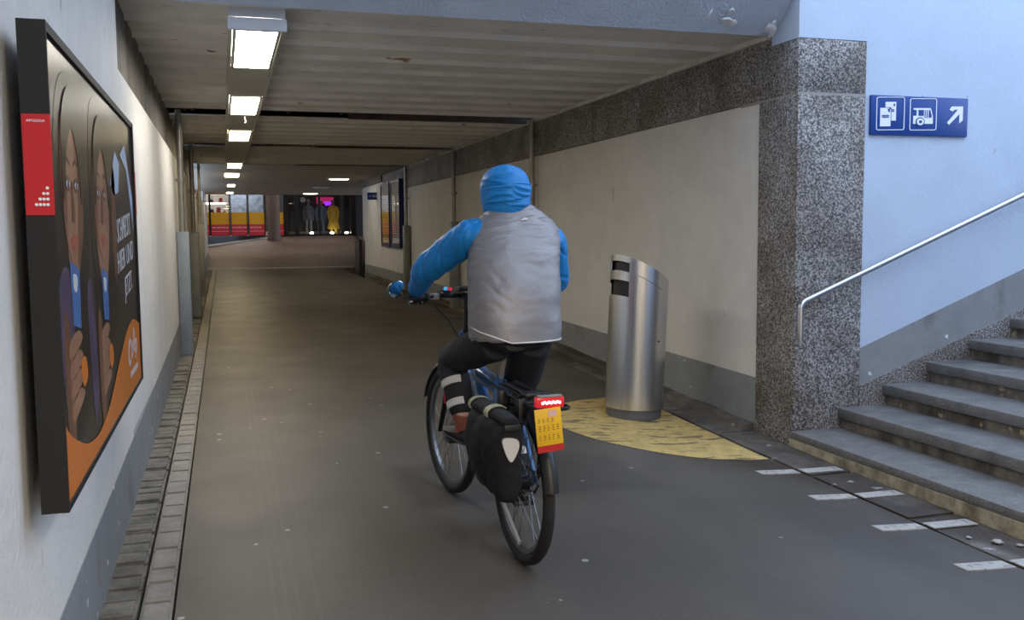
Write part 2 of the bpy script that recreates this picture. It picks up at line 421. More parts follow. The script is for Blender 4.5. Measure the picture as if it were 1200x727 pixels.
LX, RX = -.5, 3.8            # corridor walls
YW = 5.646                    # stair wall / corner
CZ = 2.83                     # ceiling

def sheet(xs, ys, dz=0., thick=.25):
    mb = MB()
    top = [[(x, y, fz(x, y) + dz) for x in xs] for y in ys]
    vs = [[mb.bm.verts.new(p) for p in r] for r in top]
    for a, b in zip(vs[:-1], vs[1:]):
        for i in range(len(xs) - 1):
            f = mb.bm.faces.new((a[i], a[i + 1], b[i + 1], b[i])); f.smooth = True
    g = bmesh.ops.extrude_face_region(mb.bm, geom=mb.bm.faces[:])
    for v in [e for e in g['geom'] if isinstance(e, bmesh.types.BMVert)]: v.co.z -= thick
    return mb
def frange(a, b, n): return [a + (b - a) * i / n for i in range(n + 1)]
ys_f = frange(-6, 5.6, 24) + frange(5.9, 18, 24)[0:] + frange(19, 30, 8)
structure(sheet(frange(-.225, 3.445, 40), ys_f).build('floor', M['asphalt']))
structure(sheet(frange(-.52, 9.0, 8), [-6, 30], dz=-.16, thick=.1).build('floor_bed', M['slot']))
structure(sheet(frange(-8, 10, 20), frange(30.001, 42, 12)).build('floor_ramp', M['hall_floor']))

def stones(x0, x1, y0, y1, rows, gap=.012, lh=.17, dz=0., seed=1, jit=.006, xr=None, height=.2):
    rnd = random.Random(seed); mb = MB()
    for r in range(rows):
        a = x0 + (x1 - x0) * r / rows; b = x0 + (x1 - x0) * (r + 1) / rows
        y = y0 + rnd.uniform(0, .1)
        while y < y1:
            l = lh * rnd.uniform(.8, 1.3); z = dz + rnd.uniform(-jit, jit)
            ya, yb = y + gap / 2, min(y + l - gap / 2, y1)
            if yb - ya < .03: break
            t = bmesh.new(); bmesh.ops.create_cube(t, size=1)
            for v in t.verts:
                xx = lerp(a + gap / 2, b - gap / 2, v.co.x + .5); yy = lerp(ya, yb, v.co.y + .5)
                v.co = Vector((xx, yy, fz(xx, yy) + z - (0 if v.co.z > 0 else height)))
            bmesh.ops.bevel(t, geom=[e for e in t.edges if all(abs(v.co.z - fz(v.co.x, v.co.y) - z) < .01 for v in e.verts)],
                            offset=min(.012, .2 * (b - a)), segments=2, affect='EDGES')
            mb.add(t, smooth=False); y += l
    return mb
structure(stones(-.53, -.362, -3, 30, 1, lh=.135, seed=3, jit=.009, gap=.009).build('trim_1', M['paver']))     # cobbles by the wall
structure(stones(-.357, -.234, -3, 30, 1, lh=.20, seed=5, gap=.006, jit=.002).build('trim_2', M['paver_pale']))   # narrow channel pavers
structure(stones(3.465, 3.80, -4, 23.0, 1, lh=.95, seed=8, gap=.012, jit=.004, dz=-.004).build('trim_3', M['gutter_stone']))
# low dirty ledge at the foot of the right wall
mb = MB()
yy = frange(6.16, 26, 60)
rings = []
for i, y in enumerate(yy):
    w = .10 + .035 * noise.noise((y * 1.7, 0, 3)); h = .045 + .02 * noise.noise((y * 2.3, 5, 1)); z = fz(3.7, y) - .01
    rings.append([(RX + .02, y, z), (RX - w, y, z), (RX - w + .015, y, z + h), (RX + .02, y, z + h + .015)])
mb.loft(rings, smooth=False); structure(mb.build('baseboard_right', M['gutter_stone']))

# ------------------------------------------------------------------ left wall
mb = MB(); mb.box(-.75, LX, -6, 5.38, 0.30, 5.2).box(-.75, LX, 5.38, 33, 0.38, 2.31)
structure(mb.build('wall_left', M['wall_paint']))
mb = MB()
mb.faces([(LX - .2, -6, -.4), (LX + .004, -6, -.4), (LX + .004, -6, .17), (LX - .2, -6, .17), (LX - .2, 33, -.4), (LX + .004, 33, -.4), (LX + .004, 33, .80), (LX - .2, 33, .80)],
         [(0, 1, 2, 3), (4, 7, 6, 5), (0, 4, 5, 1), (1, 5, 6, 2), (2, 6, 7, 3), (3, 7, 4, 0)])
structure(mb.build('baseboard_left', M['dado']))
mb = MB()
y = 5.38
for l in (1.25, 1.3, 1.3, 1.35, 1.25, 1.3, 1.3, 1.3, 1.3, 1.3, 1.3):
    mb.box(-.80, -.555, y + .004, y + l - .004, 2.20, CZ + .02, .008); y += l
structure(mb.build('trim_4', M['granite_dark']))                                   # granite beam on the left wall

# ------------------------------------------------------------------ right wall, granite lintel and corner pier
mb = MB(); mb.box(RX + .012, 4.2, 6.14, 26.5, .2, 2.37)
structure(mb.build('wall_right', M['wall_paint']))
mb = MB()
mb.faces([(RX + .008, 6.13, -.4), (4.1, 6.13, -.4), (4.1, 6.13, .322), (RX + .008, 6.13, .322), (RX + .008, 23.2, -.4), (4.1, 23.2, -.4), (4.1, 23.2, .52), (RX + .008, 23.2, .52)],
         [(0, 1, 2, 3), (4, 7, 6, 5), (0, 4, 5, 1), (1, 5, 6, 2), (2, 6, 7, 3), (3, 7, 4, 0)])
structure(mb.build('trim_5', M['dado']))                                           # grey dado band
mb = MB()
mb.box(RX, 4.355, YW, 6.14, -.4, 2.366, .012)
structure(mb.build('wall_pier', M['granite']))
structure(MB().box(RX + .003, 4.352, YW + .003, 6.4, 2.36, 2.38).build('trim_14', M['mortar']))
mb = MB()
cuts = [YW, 7.04, 8.2, 9.4, 10.6, 11.8, 13, 14.2, 15.4, 16.6, 17.8, 19, 20.2, 21.4, 23.2]
for a, b in zip(cuts[:-1], cuts[1:]):
    mb.box(RX, 4.355 if a == YW else 4.15, a + .003, b - .003, 2.374, 2.743, .010)
mb.box(RX + .002, 4.15, 5.985, 23.2, 2.74, CZ + .05)
structure(mb.build('trim_6', M['granite']))                                        # granite lintel course
mb = MB(); mb.box(RX + .004, 4.36, YW + .006, 5.99, 2.745, 5.2)
structure(mb.build('wall_above_pier', M['stair_paint']))
mb = MB(); mb.box(4.35, 12, YW + .016, 6.3, -.3, 5.2)
structure(mb.build('wall_back', M['stair_paint']))
mb = MB()                                                                          # sloping grey band along the stairs
sl = (1.116 - .575) / (5.807 - 4.351)
def bz(x): return .575 + sl * (x - 4.351)
mb.prism([(4.356, -.2), (4.356, bz(4.356)), (9.5, bz(9.5)), (9.5, bz(9.5) - .9)], 'y', YW + .012, YW + .1)
structure(mb.build('trim_7', M['dado']))
# ------------------------------------------------------------------ stairs
RUN, RISE = .378, .1475
for i in range(14):
    x0 = RX - .005 + RUN * i; zt = .011 + RISE * i
    zb = -.14 if i == 0 else .011 + RISE * (i - 1) - .07
    mb = MB(); th = .075 if i else .055
    mb.mi = 0; mb.box(x0, x0 + RUN + .06, 1.2, YW + .02, zt - th, zt, .010)
    mb.mi = 1
    mb.box(x0 + (.03 if i else -.008), x0 + RUN + .06, 1.2, YW + .02, zb, zt - th)
    o = mb.build('stair_step', [M['step'], M['riser'] if i else M['riser_low']])
    structure(o)
mb = MB()                                                                          # granite skirting on the wall
def kz(x): return .288 + (.749 - .288) / (5.686 - 4.374) * (x - 4.374)
mb.prism([(4.353, -.2), (4.353, kz(4.353) + .02), (9.5, kz(9.5) + .02), (9.5, 1.0)], 'y', YW - .004, YW + .05)
structure(mb.build('baseboard_back', M['granite']))
mb = MB(); mb.box(RX, 12, .8, 1.2, -.3, 5.2); structure(mb.build('wall_stair_near', M['stair_paint']))
mb = MB(); mb.box(3.8, 4.2, -6, .8, -.3, 5.2); structure(mb.build('wall_right_near', M['wall_paint']))

# ------------------------------------------------------------------ header beam and ceiling
mb = MB(); n = 60
# sloping front face, rough
prof = [(5.975, 2.812), (5.955, 2.83), (5.68, 3.05), (5.66, 5.2), (6.30, 5.2), (6.30, 2.845), (6.02, 2.835)]
rings = []
for k in range(n + 1):
    x = lerp(-.62, RX + .003, k / n)
    rings.append([(x, p[0] + (.006 * noise.noise((x * 5, p[1] * 9, 2)) if j < 3 else 0), p[1] + (.006 * noise.noise((x * 6, 3, p[0])) if j < 3 else 0)) for j, p in enumerate(prof)])
mb.loft(rings, smooth=False); structure(mb.build('wall_header', M['rough_concrete']))
def slab(y0, y1, name):
    mb = MB(); mb.box(-.62, RX + .03, y0, y1, CZ, CZ + .12)
    y = 6.52
    while y < y1 - .05:
        if y > y0 + .05:   # shallow downstand rib with a bevelled near edge
            mb.prism([(y - .034, CZ + .001), (y - .006, CZ - .034), (y + .008, CZ - .034), (y + .014, CZ + .001)], 'x', -.62, RX + .02)
        y += .541
    mb.box(-.62, RX + .02, y1 - .05, y1, CZ - .03, CZ + .3)
    mb.box(-.62, RX + .02, y0, y0 + .05, CZ - .012, CZ + .3)
    structure(mb.build(name, M['ceiling']))
slab(6.0, 10.9, 'ceiling'); slab(11.65, 15.08, 'ceiling_panel'); slab(15.7, 19.4, 'ceiling_panel')
mb = MB(); mb.box(-.62, RX + .05, 10.9, 20, CZ + .30, CZ + .4); structure(mb.build('ceiling_void', M['dark']))
for y0, y1 in ((10.9, 11.65), (15.08, 15.7), (19.4, 19.86)):
    mb = MB()
    mb.box(-.6, RX, y1 - .30, y1 - .02, CZ + .12, CZ + .2)
    mb.box(1.5, RX, y1 - .10, y1 - .02, CZ - .02, CZ + .2)
    mb.tube([(-.58, y0 + .16, CZ + .06), (RX, y0 + .16, CZ + .04)], .045, 8)
    for x in (-.38, -.30, .75, 1.35, 1.45, 2.9):
        mb.box(x, x + .035, y0 + .02, y0 + .3, CZ - .02, CZ + .04)
    structure(mb.build('ceiling_gutter', M['rust']))
mb = MB(); mb.box(-1.5, RX + .05, 19.85, 36, CZ - .01, CZ + .2); mb.box(RX + .05, 9, 23.2, 36, CZ - .01, CZ + .2)
mb.box(-8, 12, 35.8, 36, CZ - .01, 4.2)
structure(mb.build('ceiling_smooth', M['ceil_smooth']))
mb = MB()                                                                          # small ledge under the ceiling edge
mb.box(RX - .03, RX + .02, 6.0, 19.5, CZ - .035, CZ + .01); structure(mb.build('trim_8', M['ceiling']))
def flake(name, pts, y, label):
    """curl of peeling paint standing off the concrete"""
    mb = MB()
    for (x, z, w, h, a) in pts:
        yb = y - (z - 2.83) * 1.25 if z < 3.05 else y - .29
        rings = []
        for k in range(5):
            t = k / 4; zz = z + h * (t - .5); yo = yb - .006 - .018 * sin(pi * t) - (zz - z) * 1.25
            ww = w * (.5 + .5 * sin(pi * (t * .8 + .1))) * (1 + .3 * noise.noise((x * 30, t * 7, 1)))
            rings.append([(x - ww / 2 + a * t, yo, zz), (x + a * t, yo - .012, zz + .006), (x + ww / 2 + a * t, yo + .004, zz - .004), (x + a * t, yo + .012, zz)])
        mb.loft(rings, smooth=False)
    return tag(mb.build(name, M['flake']), label, 'paint flake')

# corner peel
flake('paint_flake', [(3.72, 2.850, .075, .05, .01), (3.765, 2.835, .05, .06, -.01), (3.73, 2.875, .04, .03, .01)], 5.93, 'torn white paint curl at the corner where header beam meets the granite')
flake('paint_flake', [(3.20, 2.90, .022, .055, .02)], 5.93, 'single thin upright paint curl on the header beam')
flake('paint_flake', [(3.37, 2.875, .10, .03, .0), (3.42, 2.865, .05, .03, .01), (3.36, 2.925, .045, .025, .01)], 5.93, 'wide cluster of peeled paint on the header beam between two other curls')

# ------------------------------------------------------------------ surroundings behind the camera
structure(MB().box(-.75, 4.2, -6.2, 1.0, CZ, CZ + .3).build('ceiling_near', M['ceiling']))
structure(MB().box(-.75, 1.9, 1.0, 5.7, 4.2, 4.4).build('sky_blocker', M['blocker']))  # added slab out of view, cuts sky light on the rider and floor
for y in (-.6, -3.6):
    la = bpy.data.lights.new('passage_lamp', 'AREA'); la.shape = 'RECTANGLE'; la.size = .3; la.size_y = 1.4; la.energy = 120; la.color = (1, .86, .68)
    lo = bpy.data.objects.new('passage_lamp', la); COL.objects.link(lo); lo.location = (1.2, y, CZ - .08)
mb = MB(); mb.box(-.75, 4.2, -6.2, -6, -.3, 5.2); structure(mb.build('wall_front', M['wall_paint']))

# ------------------------------------------------------------------ lamps
def lamp(y0, label, first=False, hook=False):
    t = empty('ceiling_lamp', (.245, y0, 2.70), 0, label, 'lamp', 'row of ceiling lamps in the channel')
    mb = MB()
    mb.box(-.125, .125, .0, 1.36, -.004, .004); 
    mb.build('diffuser', M['diffuser_warm' if y0 > 11 else 'diffuser'], t)
    mb = MB()
    for a in ((-.145, -.125, -.015, 1.375), (.125, .145, -.015, 1.375), (-.125, .125, -.015, 0.0), (-.125, .125, 1.36, 1.375)):
        mb.box(a[0], a[1], a[2], a[3], -.008, .012)
    mb.build('frame', M['lamp_house'], t)
    if hook:
        mb = MB(); mb.tube([(.02, 1.44, .0), (.02, 1.44, -.045), (.03, 1.43, -.07), (.015, 1.425, -.085)], .008, 6); mb.build('hook', M['lamp_cap'], t)
    return t
# the channel the lamps sit in
mb = MB()
mb.box(.075, .095, 6.13, 19.85, 2.70, CZ).box(.395, .415, 6.13, 19.85, 2.70, CZ)
ylist = [6.14, 9.10, 12.12, 17.85]
prev = 6.12
for y in ylist + [19.9]:
    if y - prev > .03: mb.box(.095, .395, prev, y - .02, 2.705, 2.72)
    prev = y + 1.38
structure(mb.build('trim_9', M['lamp_house']))
mb = MB(); mb.box(.068, .422, 6.09, 6.125, 2.692, 2.765).box(.075, .415, 6.10, 6.128, 2.77, 2.828)
for x in (.11, .34): mb.cyl((x, 6.085, 2.757), (x, 6.10, 2.757), .006, 8)
structure(mb.build('trim_10', M['lamp_cap']))
for i, y in enumerate(ylist):
    lamp(y, ['bright lamp nearest the header beam, behind the white sheet-metal cap', 'second ceiling lamp of the row, with a little hook hanging at its far end',
             'third ceiling lamp of the row, between the first and second dark ceiling gaps', 'fourth ceiling lamp of the row, just before the smooth ceiling starts'][i], hook=(i == 1))
for i, (x, y, w, l) in enumerate(((.245, 22.9, .32, 1.4), (.27, 28.2, .20, 1.1), (.27, 33.6, .20, 1.1))):
    t = empty('ceiling_lamp', (x, y, CZ - .012), 0, ['first lamp in the smooth far ceiling, in line with the channel', 'small far lamp in the smooth ceiling, second in line beyond the channel',
              'farthest lamp of the left row, just before the shop windows'][i], 'lamp', 'far flush ceiling lamps')
    mb = MB(); mb.box(-w / 2, w / 2, 0, l, -.012, -.004); mb.build('diffuser', M['diffuser_warm'], t)
    mb = MB(); mb.box(-w / 2 - .02, w / 2 + .02, -.02, l + .02, -.004, .004); mb.build('frame', M['lamp_house'], t)
for i, (x, y) in enumerate(((2.92, 24.7), (2.95, 29.6), (3.03, 34.3))):
    t = empty('ceiling_spotlight', (x, y, CZ - .012), 0, ['bright recessed spotlight on the right of the far ceiling, nearest of three', 'dim unlit-looking recessed spotlight between two bright ones on far ceiling',
              'small bright recessed spotlight farthest back on the right of the ceiling'][i], 'lamp', 'recessed spotlights')
    mb = MB(); mb.tube([(0, 0, .004), (0, 0, -.02)], .30 if i != 1 else .26, 20); mb.build('trim_ring', M['lamp_house'], t)
    mb = MB(); mb.tube([(0, 0, -.02), (0, 0, -.03)], .25 if i != 1 else .20, 20); mb.build('lens', M['downlight'] if i != 1 else M['lamp_cap'], t)

# ------------------------------------------------------------------ downpipes
def downpipe(x, y, side, ztop, zg, guard, label, gx=.13, gy=.2):
    t = empty('downpipe', (x, y, fz(x, y)), 0, label, 'pipe', 'downpipes along the tunnel')
    z0 = fz(x, y)
    mb = MB(); mb.tube([(0, 0, .05), (0, 0, ztop - z0)], .034, 12)
    mb.build('pipe', M['pipe'], t)
    for z in (1.95, 2.55):
        mb = MB(); mb.tube([(0, 0, z - .02), (0, 0, z + .02)], .045, 12); mb.box(min(0, side * .064), max(0, side * .064), -.012, .012, z - .012, z + .012)
        mb.build('clamp', M['pipe'], t)
    mb = MB(); xa, xb = sorted((side * .06, -side * (gx - .06)))
    mb.box(xa, xb, -gy / 2, gy / 2, .0, zg - z0, .008)
    mb.build('guard_box', guard, t)
    return t
downpipe(RX - .065, 11.25, 1, CZ - .02, .9, M['guard'], 'tall downpipe on right wall, nearest the corner pier, above the cyclist')
downpipe(RX - .065, 15.45, 1, CZ - .02, 1.60, M['guard'], 'middle downpipe on the right wall, passing behind the raised arm of the cyclist')
downpipe(RX - .065, 19.75, 1, CZ - .02, 1.56, M['guard'], 'farthest right-wall downpipe, beside the two timetable cases')
downpipe(LX + .065, 11.15, -1, CZ - .02, 1.46, M['guard_cool'], 'nearest left-wall downpipe with a blue-grey guard box, beyond the poster')
downpipe(LX + .065, 15.35, -1, CZ - .02, 1.45, M['guard'], 'middle left-wall downpipe with a grey guard box')
downpipe(LX + .065, 19.75, -1, CZ - .02, 1.62, M['guard'], 'farthest left-wall downpipe, right next to the shop windows')

# ------------------------------------------------------------------ advertising poster
t = empty('advertising_poster', (LX, 2.56, .756), 0, 'large framed advertising poster with orange corner on the left wall', 'poster')
PX = .10; PW, PH = 2.24, 1.20
mb = MB()
mb.box(.045, PX - .006, -.01, PW + .03, -.008, PH + .008)
mb.box(PX - .012, PX + .006, PW + .0, PW + .035, -.010, PH + .010)
mb.box(PX - .012, PX + .004, -.012, PW + .03, -.012, .006).box(PX - .012, PX + .004, -.012, PW + .03, PH - .012, PH + .012)
mb.box(.040, PX + .005, -.016, -.004, -.010, PH + .012)
for z in (.06, PH - .08):
    for y in (.03, PW - .6): mb.box(.0, .05, y + .25, y + .31, z, z + .05)
mb.build('frame', M['frame_dark'], t)
mb = MB(); mb.mi = 0
mb.box(.042, PX + .0055, -.0185, -.012, .74, .985)
mb.mi = 1
for r in range(4):
    for k in range(r + 1):
        mb.cyl((.092 - k * .0085, -.0205, .806 - r * .0135), (.092 - k * .0085, -.018, .806 - r * .0135), .0038, 10)
text_mb('APG|SGA', .0085, .0006, Matrix.Translation((.052, -.0188, .966)) @ Matrix.Rotation(pi / 2, 4, 'X'), .042, mb)
mb.build('red_label', [M['red_band'], M['sign_white']], t)
mb = MB(); mb.box(PX + .0055, PX + .008, PW + .004, PW + .034, .78, .985); mb.build('red_label', M['red_band'], t)
# print: flat artwork, layered sheets
PM = ['pr_dark', 'pr_orange', 'pr_skin', 'pr_skin2', 'pr_hair', 'pr_white', 'pr_blue', 'pr_sky', 'pr_purple', 'pr_lip']
mb = MB(); LAY = [0]
def ply(pts, m, lay):
    mb.mi = PM.index(m); x = PX - .004 + lay * .0006
    mb.prism(pts, 'x', x - .0005, x)
def spline(pts, n=6, closed=True):
    P = [Vector((p[0], p[1], 0)) for p in pts]; out = []; N = len(P)
    for i in range(N if closed else N - 1):
        a, b, c, d = (P[(i - 1) % N], P[i], P[(i + 1) % N], P[(i + 2) % N]) if closed else (P[max(i - 1, 0)], P[i], P[i + 1], P[min(i + 2, N - 1)])
        for k in range(n):
            u = k / n
            q = .5 * ((2 * b) + (c - a) * u + (2 * a - 5 * b + 4 * c - d) * u * u + (3 * b - a - 3 * c + d) * u ** 3)
            out.append((q.x, q.y))
    if not closed: out.append((P[-1].x, P[-1].y))
    return out
def ell(cx, cy, rx, ry, a=0., n=28):
    return [(cx + rx * cos(2 * pi * k / n) * cos(a) - ry * sin(2 * pi * k / n) * sin(a), cy + rx * cos(2 * pi * k / n) * sin(a) + ry * sin(2 * pi * k / n) * cos(a)) for k in range(n)]
ply([(0, 0), (PW, 0), (PW, PH), (0, PH)], 'pr_dark', 0)
ply(spline([(.02, .75), (.10, 1.02), (.25, 1.13), (.45, 1.12), (.60, 1.0), (.66, .75), (.60, .45), (.45, .15), (.20, .14), (.03, .4)]), 'pr_hair', 1)
ply(spline([(.16, .9), (.22, 1.03), (.36, 1.06), (.50, .98), (.53, .82), (.47, .66), (.38, .55), (.29, .56), (.20, .7)]), 'pr_skin', 2)    # left face
ply(spline([(.40, .60), (.52, .70), (.54, .9), (.48, 1.0), (.45, .8)]), 'pr_skin2', 3)
ply(spline([(.70, .80), (.76, 1.08), (.95, 1.16), (1.20, 1.14), (1.42, 1.02), (1.50, .75), (1.42, .4), (1.2, .3), (.9, .3), (.75, .5)]), 'pr_hair', 1)
ply(spline([(.80, .85), (.86, 1.02), (1.02, 1.07), (1.18, 1.0), (1.22, .82), (1.16, .62), (1.06, .50), (.95, .50), (.85, .64)]), 'pr_skin', 2)   # right face
ply(spline([(1.30, .72), (1.36, .95), (1.45, .90), (1.43, .6), (1.36, .5)]), 'pr_skin2', 2)
for (ox, oy, s) in ((.34, .80, 1.), (1.01, .80, 1.15)):
    for e in (-1, 1):
        ply(ell(ox + e * .075 * s, oy + .032, .040 * s, .022, 0), 'pr_skin2', 4); ply(ell(ox + e * .075 * s, oy + .03, .030 * s, .010, 0), 'pr_white', 5); ply(ell(ox + e * .075 * s, oy + .03, .012 * s, .010, 0), 'pr_hair', 6)
        ply(spline([(ox + e * .03 * s, oy + .085), (ox + e * .075 * s, oy + .105), (ox + e * .12 * s, oy + .085), (ox + e * .075 * s, oy + .095)]), 'pr_hair', 4)
    ply(spline([(ox - .012, oy + .03), (ox - .03, oy - .06), (ox, oy - .075), (ox + .03, oy - .06), (ox + .012, oy + .03)]), 'pr_skin2', 4)
    ply(spline([(ox - .06, oy - .125), (ox, oy - .11), (ox + .06, oy - .125), (ox, oy - .155)]), 'pr_lip', 4)
    ply(spline([(ox - .15 * s, oy + .1), (ox - .10 * s, oy + .02), (ox - .11 * s, oy - .12), (ox - .04, oy - .20), (ox - .14 * s, oy - .12), (ox - .17 * s, oy)]), 'pr_skin2', 3)
    ply(spline([(ox - .17 * s, oy + .02), (ox - .15 * s, oy + .2), (ox - .02 * s, oy + .30), (ox + .13 * s, oy + .27), (ox + .19 * s, oy + .1), (ox + .165 * s, oy - .02), (ox + .125 * s, oy + .11), (ox + .03 * s, oy + .19), (ox - .08 * s, oy + .12), (ox - .14 * s, oy - .01)]), 'pr_hair', 5)
# clothing, cups and hands
ply(spline([(.03, .50), (.12, .60), (.26, .55), (.24, .22), (.10, .18)]), 'pr_purple', 2)
ply(spline([(.55, .50), (.66, .52), (.72, .2), (.60, .12)]), 'pr_purple', 2)
for (ox, oy) in ((.30, .52), (.98, .48)):
    ply([(ox - .07, oy + .10), (ox + .10, oy + .07), (ox + .09, oy - .10), (ox - .05, oy - .08)], 'pr_blue', 4)
    ply(spline([(ox - .02, oy + .06), (ox + .05, oy + .05), (ox + .03, oy + .01), (ox - .02, oy + .02)]), 'pr_white', 5)
    for k in range(4):   # fingers of the hand below the cup
        ply(spline([(ox - .13, oy - .12 - .055 * k), (ox + .02, oy - .10 - .055 * k), (ox + .10, oy - .125 - .055 * k), (ox + .02, oy - .15 - .055 * k), (ox - .13, oy - .17 - .055 * k)]), 'pr_skin', 4)
    ply(spline([(ox - .20, oy - .05), (ox - .12, oy - .08), (ox - .08, oy - .35), (ox - .16, oy - .45), (ox - .22, oy - .3)]), 'pr_skin2', 3)
    ply(spline([(ox + .05, oy - .20), (ox + .14, oy - .19), (ox + .17, oy - .25), (ox + .08, oy - .27)]), 'pr_orange', 5)
ply([(1.30, .88), (1.50, 1.02), (1.66, .98), (1.58, .86), (1.40, .84)], 'pr_sky', 2)
ply([(1.70, 1.02), (1.95, .97), (2.18, .70), (2.18, .86), (1.9, 1.08)], 'pr_sky', 2)
ply(spline([(0, .224), (.08, .174), (.22, .124), (.42, .074), (.68, .054), (.93, .084), (1.08, .12), (1.32, .194), (1.62, .274), (1.82, .304), (1.99, .304), (PW, .262)], 6, False) + [(PW, 0), (0, 0)], 'pr_orange', 6)
TX = Matrix(((0, 0, 1, 0), (1, 0, 0, 0), (0, 1, 0, 0), (0, 0, 0, 1)))
mb.mi = PM.index('pr_white')
for txt, u, v, w, h in (('SCHMECKT', 1.45, .655, .56, .135), ('HIER UND', 1.43, .535, .66, .12), ('JETZT.', 1.65, .425, .34, .12)):
    text_mb(txt, h, .0005, Matrix.Translation((PX - .0005, u, v)) @ Matrix.Rotation(radians(4), 4, 'X') @ TX, w, mb)
# white script flourish and a line of small lettering too soft to read
def stroke(pts, w):
    P = spline(pts, 6, False); Lp, Rp = [], []
    for i, p in enumerate(P):
        a, b = P[max(i - 1, 0)], P[min(i + 1, len(P) - 1)]; d = Vector((b[0] - a[0], b[1] - a[1])).normalized()
        ww = w * (.5 + .5 * sin(pi * i / (len(P) - 1)) + .2)
        Lp.append((p[0] - d.y * ww, p[1] + d.x * ww)); Rp.append((p[0] + d.y * ww, p[1] - d.x * ww))
    for i in range(len(P) - 1): ply([Lp[i], Lp[i + 1], Rp[i + 1], Rp[i]], 'pr_white', 7)
stroke([(1.78, .235), (1.72, .215), (1.69, .17), (1.72, .135), (1.78, .15)], .012)
stroke([(1.80, .17), (1.83, .215), (1.86, .19), (1.84, .155), (1.80, .17)], .009)
stroke([(1.90, .16), (1.92, .225), (1.95, .26), (1.97, .22), (1.93, .18), (1.98, .165)], .009)
stroke([(1.99, .125), (2.02, .20), (2.06, .19), (2.05, .155), (2.01, .155)], .009)
for k in range(7): ply([(1.74 + .052 * k, .072), (1.775 + .052 * k, .072), (1.775 + .052 * k, .098), (1.74 + .052 * k, .098)], 'pr_white', 7)
mb.build('poster_print', [M[k] for k in PM], t)

# ------------------------------------------------------------------ station sign
t = empty('direction_sign', (4.392, YW + .016, 2.100), 0, 'blue direction sign with ticket, bus and arrow pictograms on the white stair wall', 'sign')
SW, SH = .838, .276
mb = MB(); mb.box(0, SW, -.022, 0, 0, SH, .003); mb.build('panel', M['sign_blue'], t)
def sp(x, y):   # picture units of the sign drawing -> metres
    return ((x - 148) / 862 * SW, SH - (y - 160 - (x - 150) * .035) / 348 * SH)
def sgn(mb, pts, d=.0025, lift=0.): mb.prism([sp(*p) for p in pts], 'y', -.0222 - lift - d, -.0215 - lift)
def rframe(mb, x0, y0, x1, y1, r=18, w=6):
    def ring(o):
        out = []
        for cx, cy, a in ((x1 - r, y0 + r, -90), (x1 - r, y1 - r, 0), (x0 + r, y1 - r, 90), (x0 + r, y0 + r, 180)):
            for k in range(5):
                q = radians(a + 22.5 * k); out.append((cx + (r - o) * cos(q), cy + (r - o) * sin(q)))
        return out
    A, B = ring(0), ring(w); n_ = len(A)
    for i in range(n_):
        j = (i + 1) % n_; sgn(mb, [A[i], A[j], B[j], B[i]])
mb = MB(); mb.mi = 0
rframe(mb, 192, 178, 438, 472)
sgn(mb, [(270, 222), (362, 222), (362, 388), (322, 388), (322, 270), (270, 270)])
sgn(mb, [(225, 275), (300, 275), (316, 292), (316, 438), (225, 438)])
mb.mi = 1
for y in (338, 352): sgn(mb, [(240, y), (300, y), (300, y + 9), (240, y + 9)], lift=.0025)
sgn(mb, [(288, 283), (306, 283), (306, 312), (297, 312)], lift=.0025)
sgn(mb, [(338, 238), (350, 238), (350, 262), (342, 262)], lift=.0025)
for y in (288, 302): sgn(mb, [(322, y), (345, y), (345, y + 8), (322, y + 8)], lift=.0025)
mb.build('ticket_pictogram', [M['sign_white'], M['sign_blue']], t)
mb = MB(); mb.mi = 0
rframe(mb, 484, 190, 724, 476)
sgn(mb, [(515, 277), (668, 277), (680, 310), (690, 360), (690, 418), (515, 418), (515, 345), (545, 345), (545, 296), (515, 290)])
mb.mi = 1
sgn(mb, [(560, 294), (606, 294), (606, 345), (560, 345)], lift=.0025)
for x in (616, 634): sgn(mb, [(x, 294), (x + 6, 294), (x + 6, 365), (x, 365)], lift=.0025)
sgn(mb, [(652, 294), (662, 294), (676, 340), (676, 362), (652, 362)], lift=.0025)
def disc(cx, cy, r): return [(cx + r * cos(2 * pi * k / 24), cy + r * sin(2 * pi * k / 24)) for k in range(24)]
sgn(mb, disc(575, 400, 40), lift=.0025)
mb.mi = 0; sgn(mb, disc(575, 400, 31), lift=.005)
mb.mi = 1; sgn(mb, disc(575, 400, 13), lift=.0075)
mb.build('bus_pictogram', [M['sign_white'], M['sign_blue']], t)
mb = MB()
sgn(mb, [(820, 408), (838, 428), (930, 330), (930, 415), (962, 388), (962, 262), (860, 262), (840, 292), (858, 302), (872, 306), (880, 292), (918, 290)])
mb.build('arrow', M['sign_white'], t)
for x, y in ((165, 175), (595, 172), (995, 172), (160, 500), (580, 505), (985, 500)): MB().cyl((sp(x, y)[0], -.0245, sp(x, y)[1]), (sp(x, y)[0], -.021, sp(x, y)[1]), .0035, 8).build('screw', M['sign_blue'], t)

# ------------------------------------------------------------------ handrail
RY = YW - .085
t = empty('handrail', (3.795, RY, .66), 0, 'steel handrail rising along the stair wall from the granite pier', 'handrail')
mb = MB()
pts = [(0, 0, 0), (0, 0, .24)]
for k in range(1, 7):
    a = k / 7; pts.append((.035 * a * a + .01 * a, 0, .24 + .05 * a))
s2 = (1.698 - .955) / (5.68 - 3.80)
pts += [(.07, 0, .297), (5.0, 0, .297 + s2 * 4.93)]
mb.tube(pts, .0205, 14); mb.build('rail', M['steel_rail'], t)
for x in (.24, 2.2, 4.2):
    zc = .297 + s2 * (x - .07)
    mb = MB(); mb.tube([(x, 0, zc - .018), (x, 0, zc - .06), (x - .01, .02, zc - .075), (x - .01, .08, zc - .075)], .007, 8)
    mb.cyl((x - .01, .074, zc - .075), (x - .01, .084, zc - .075), .028, 14); mb.build('bracket', M['steel_rail'], t)

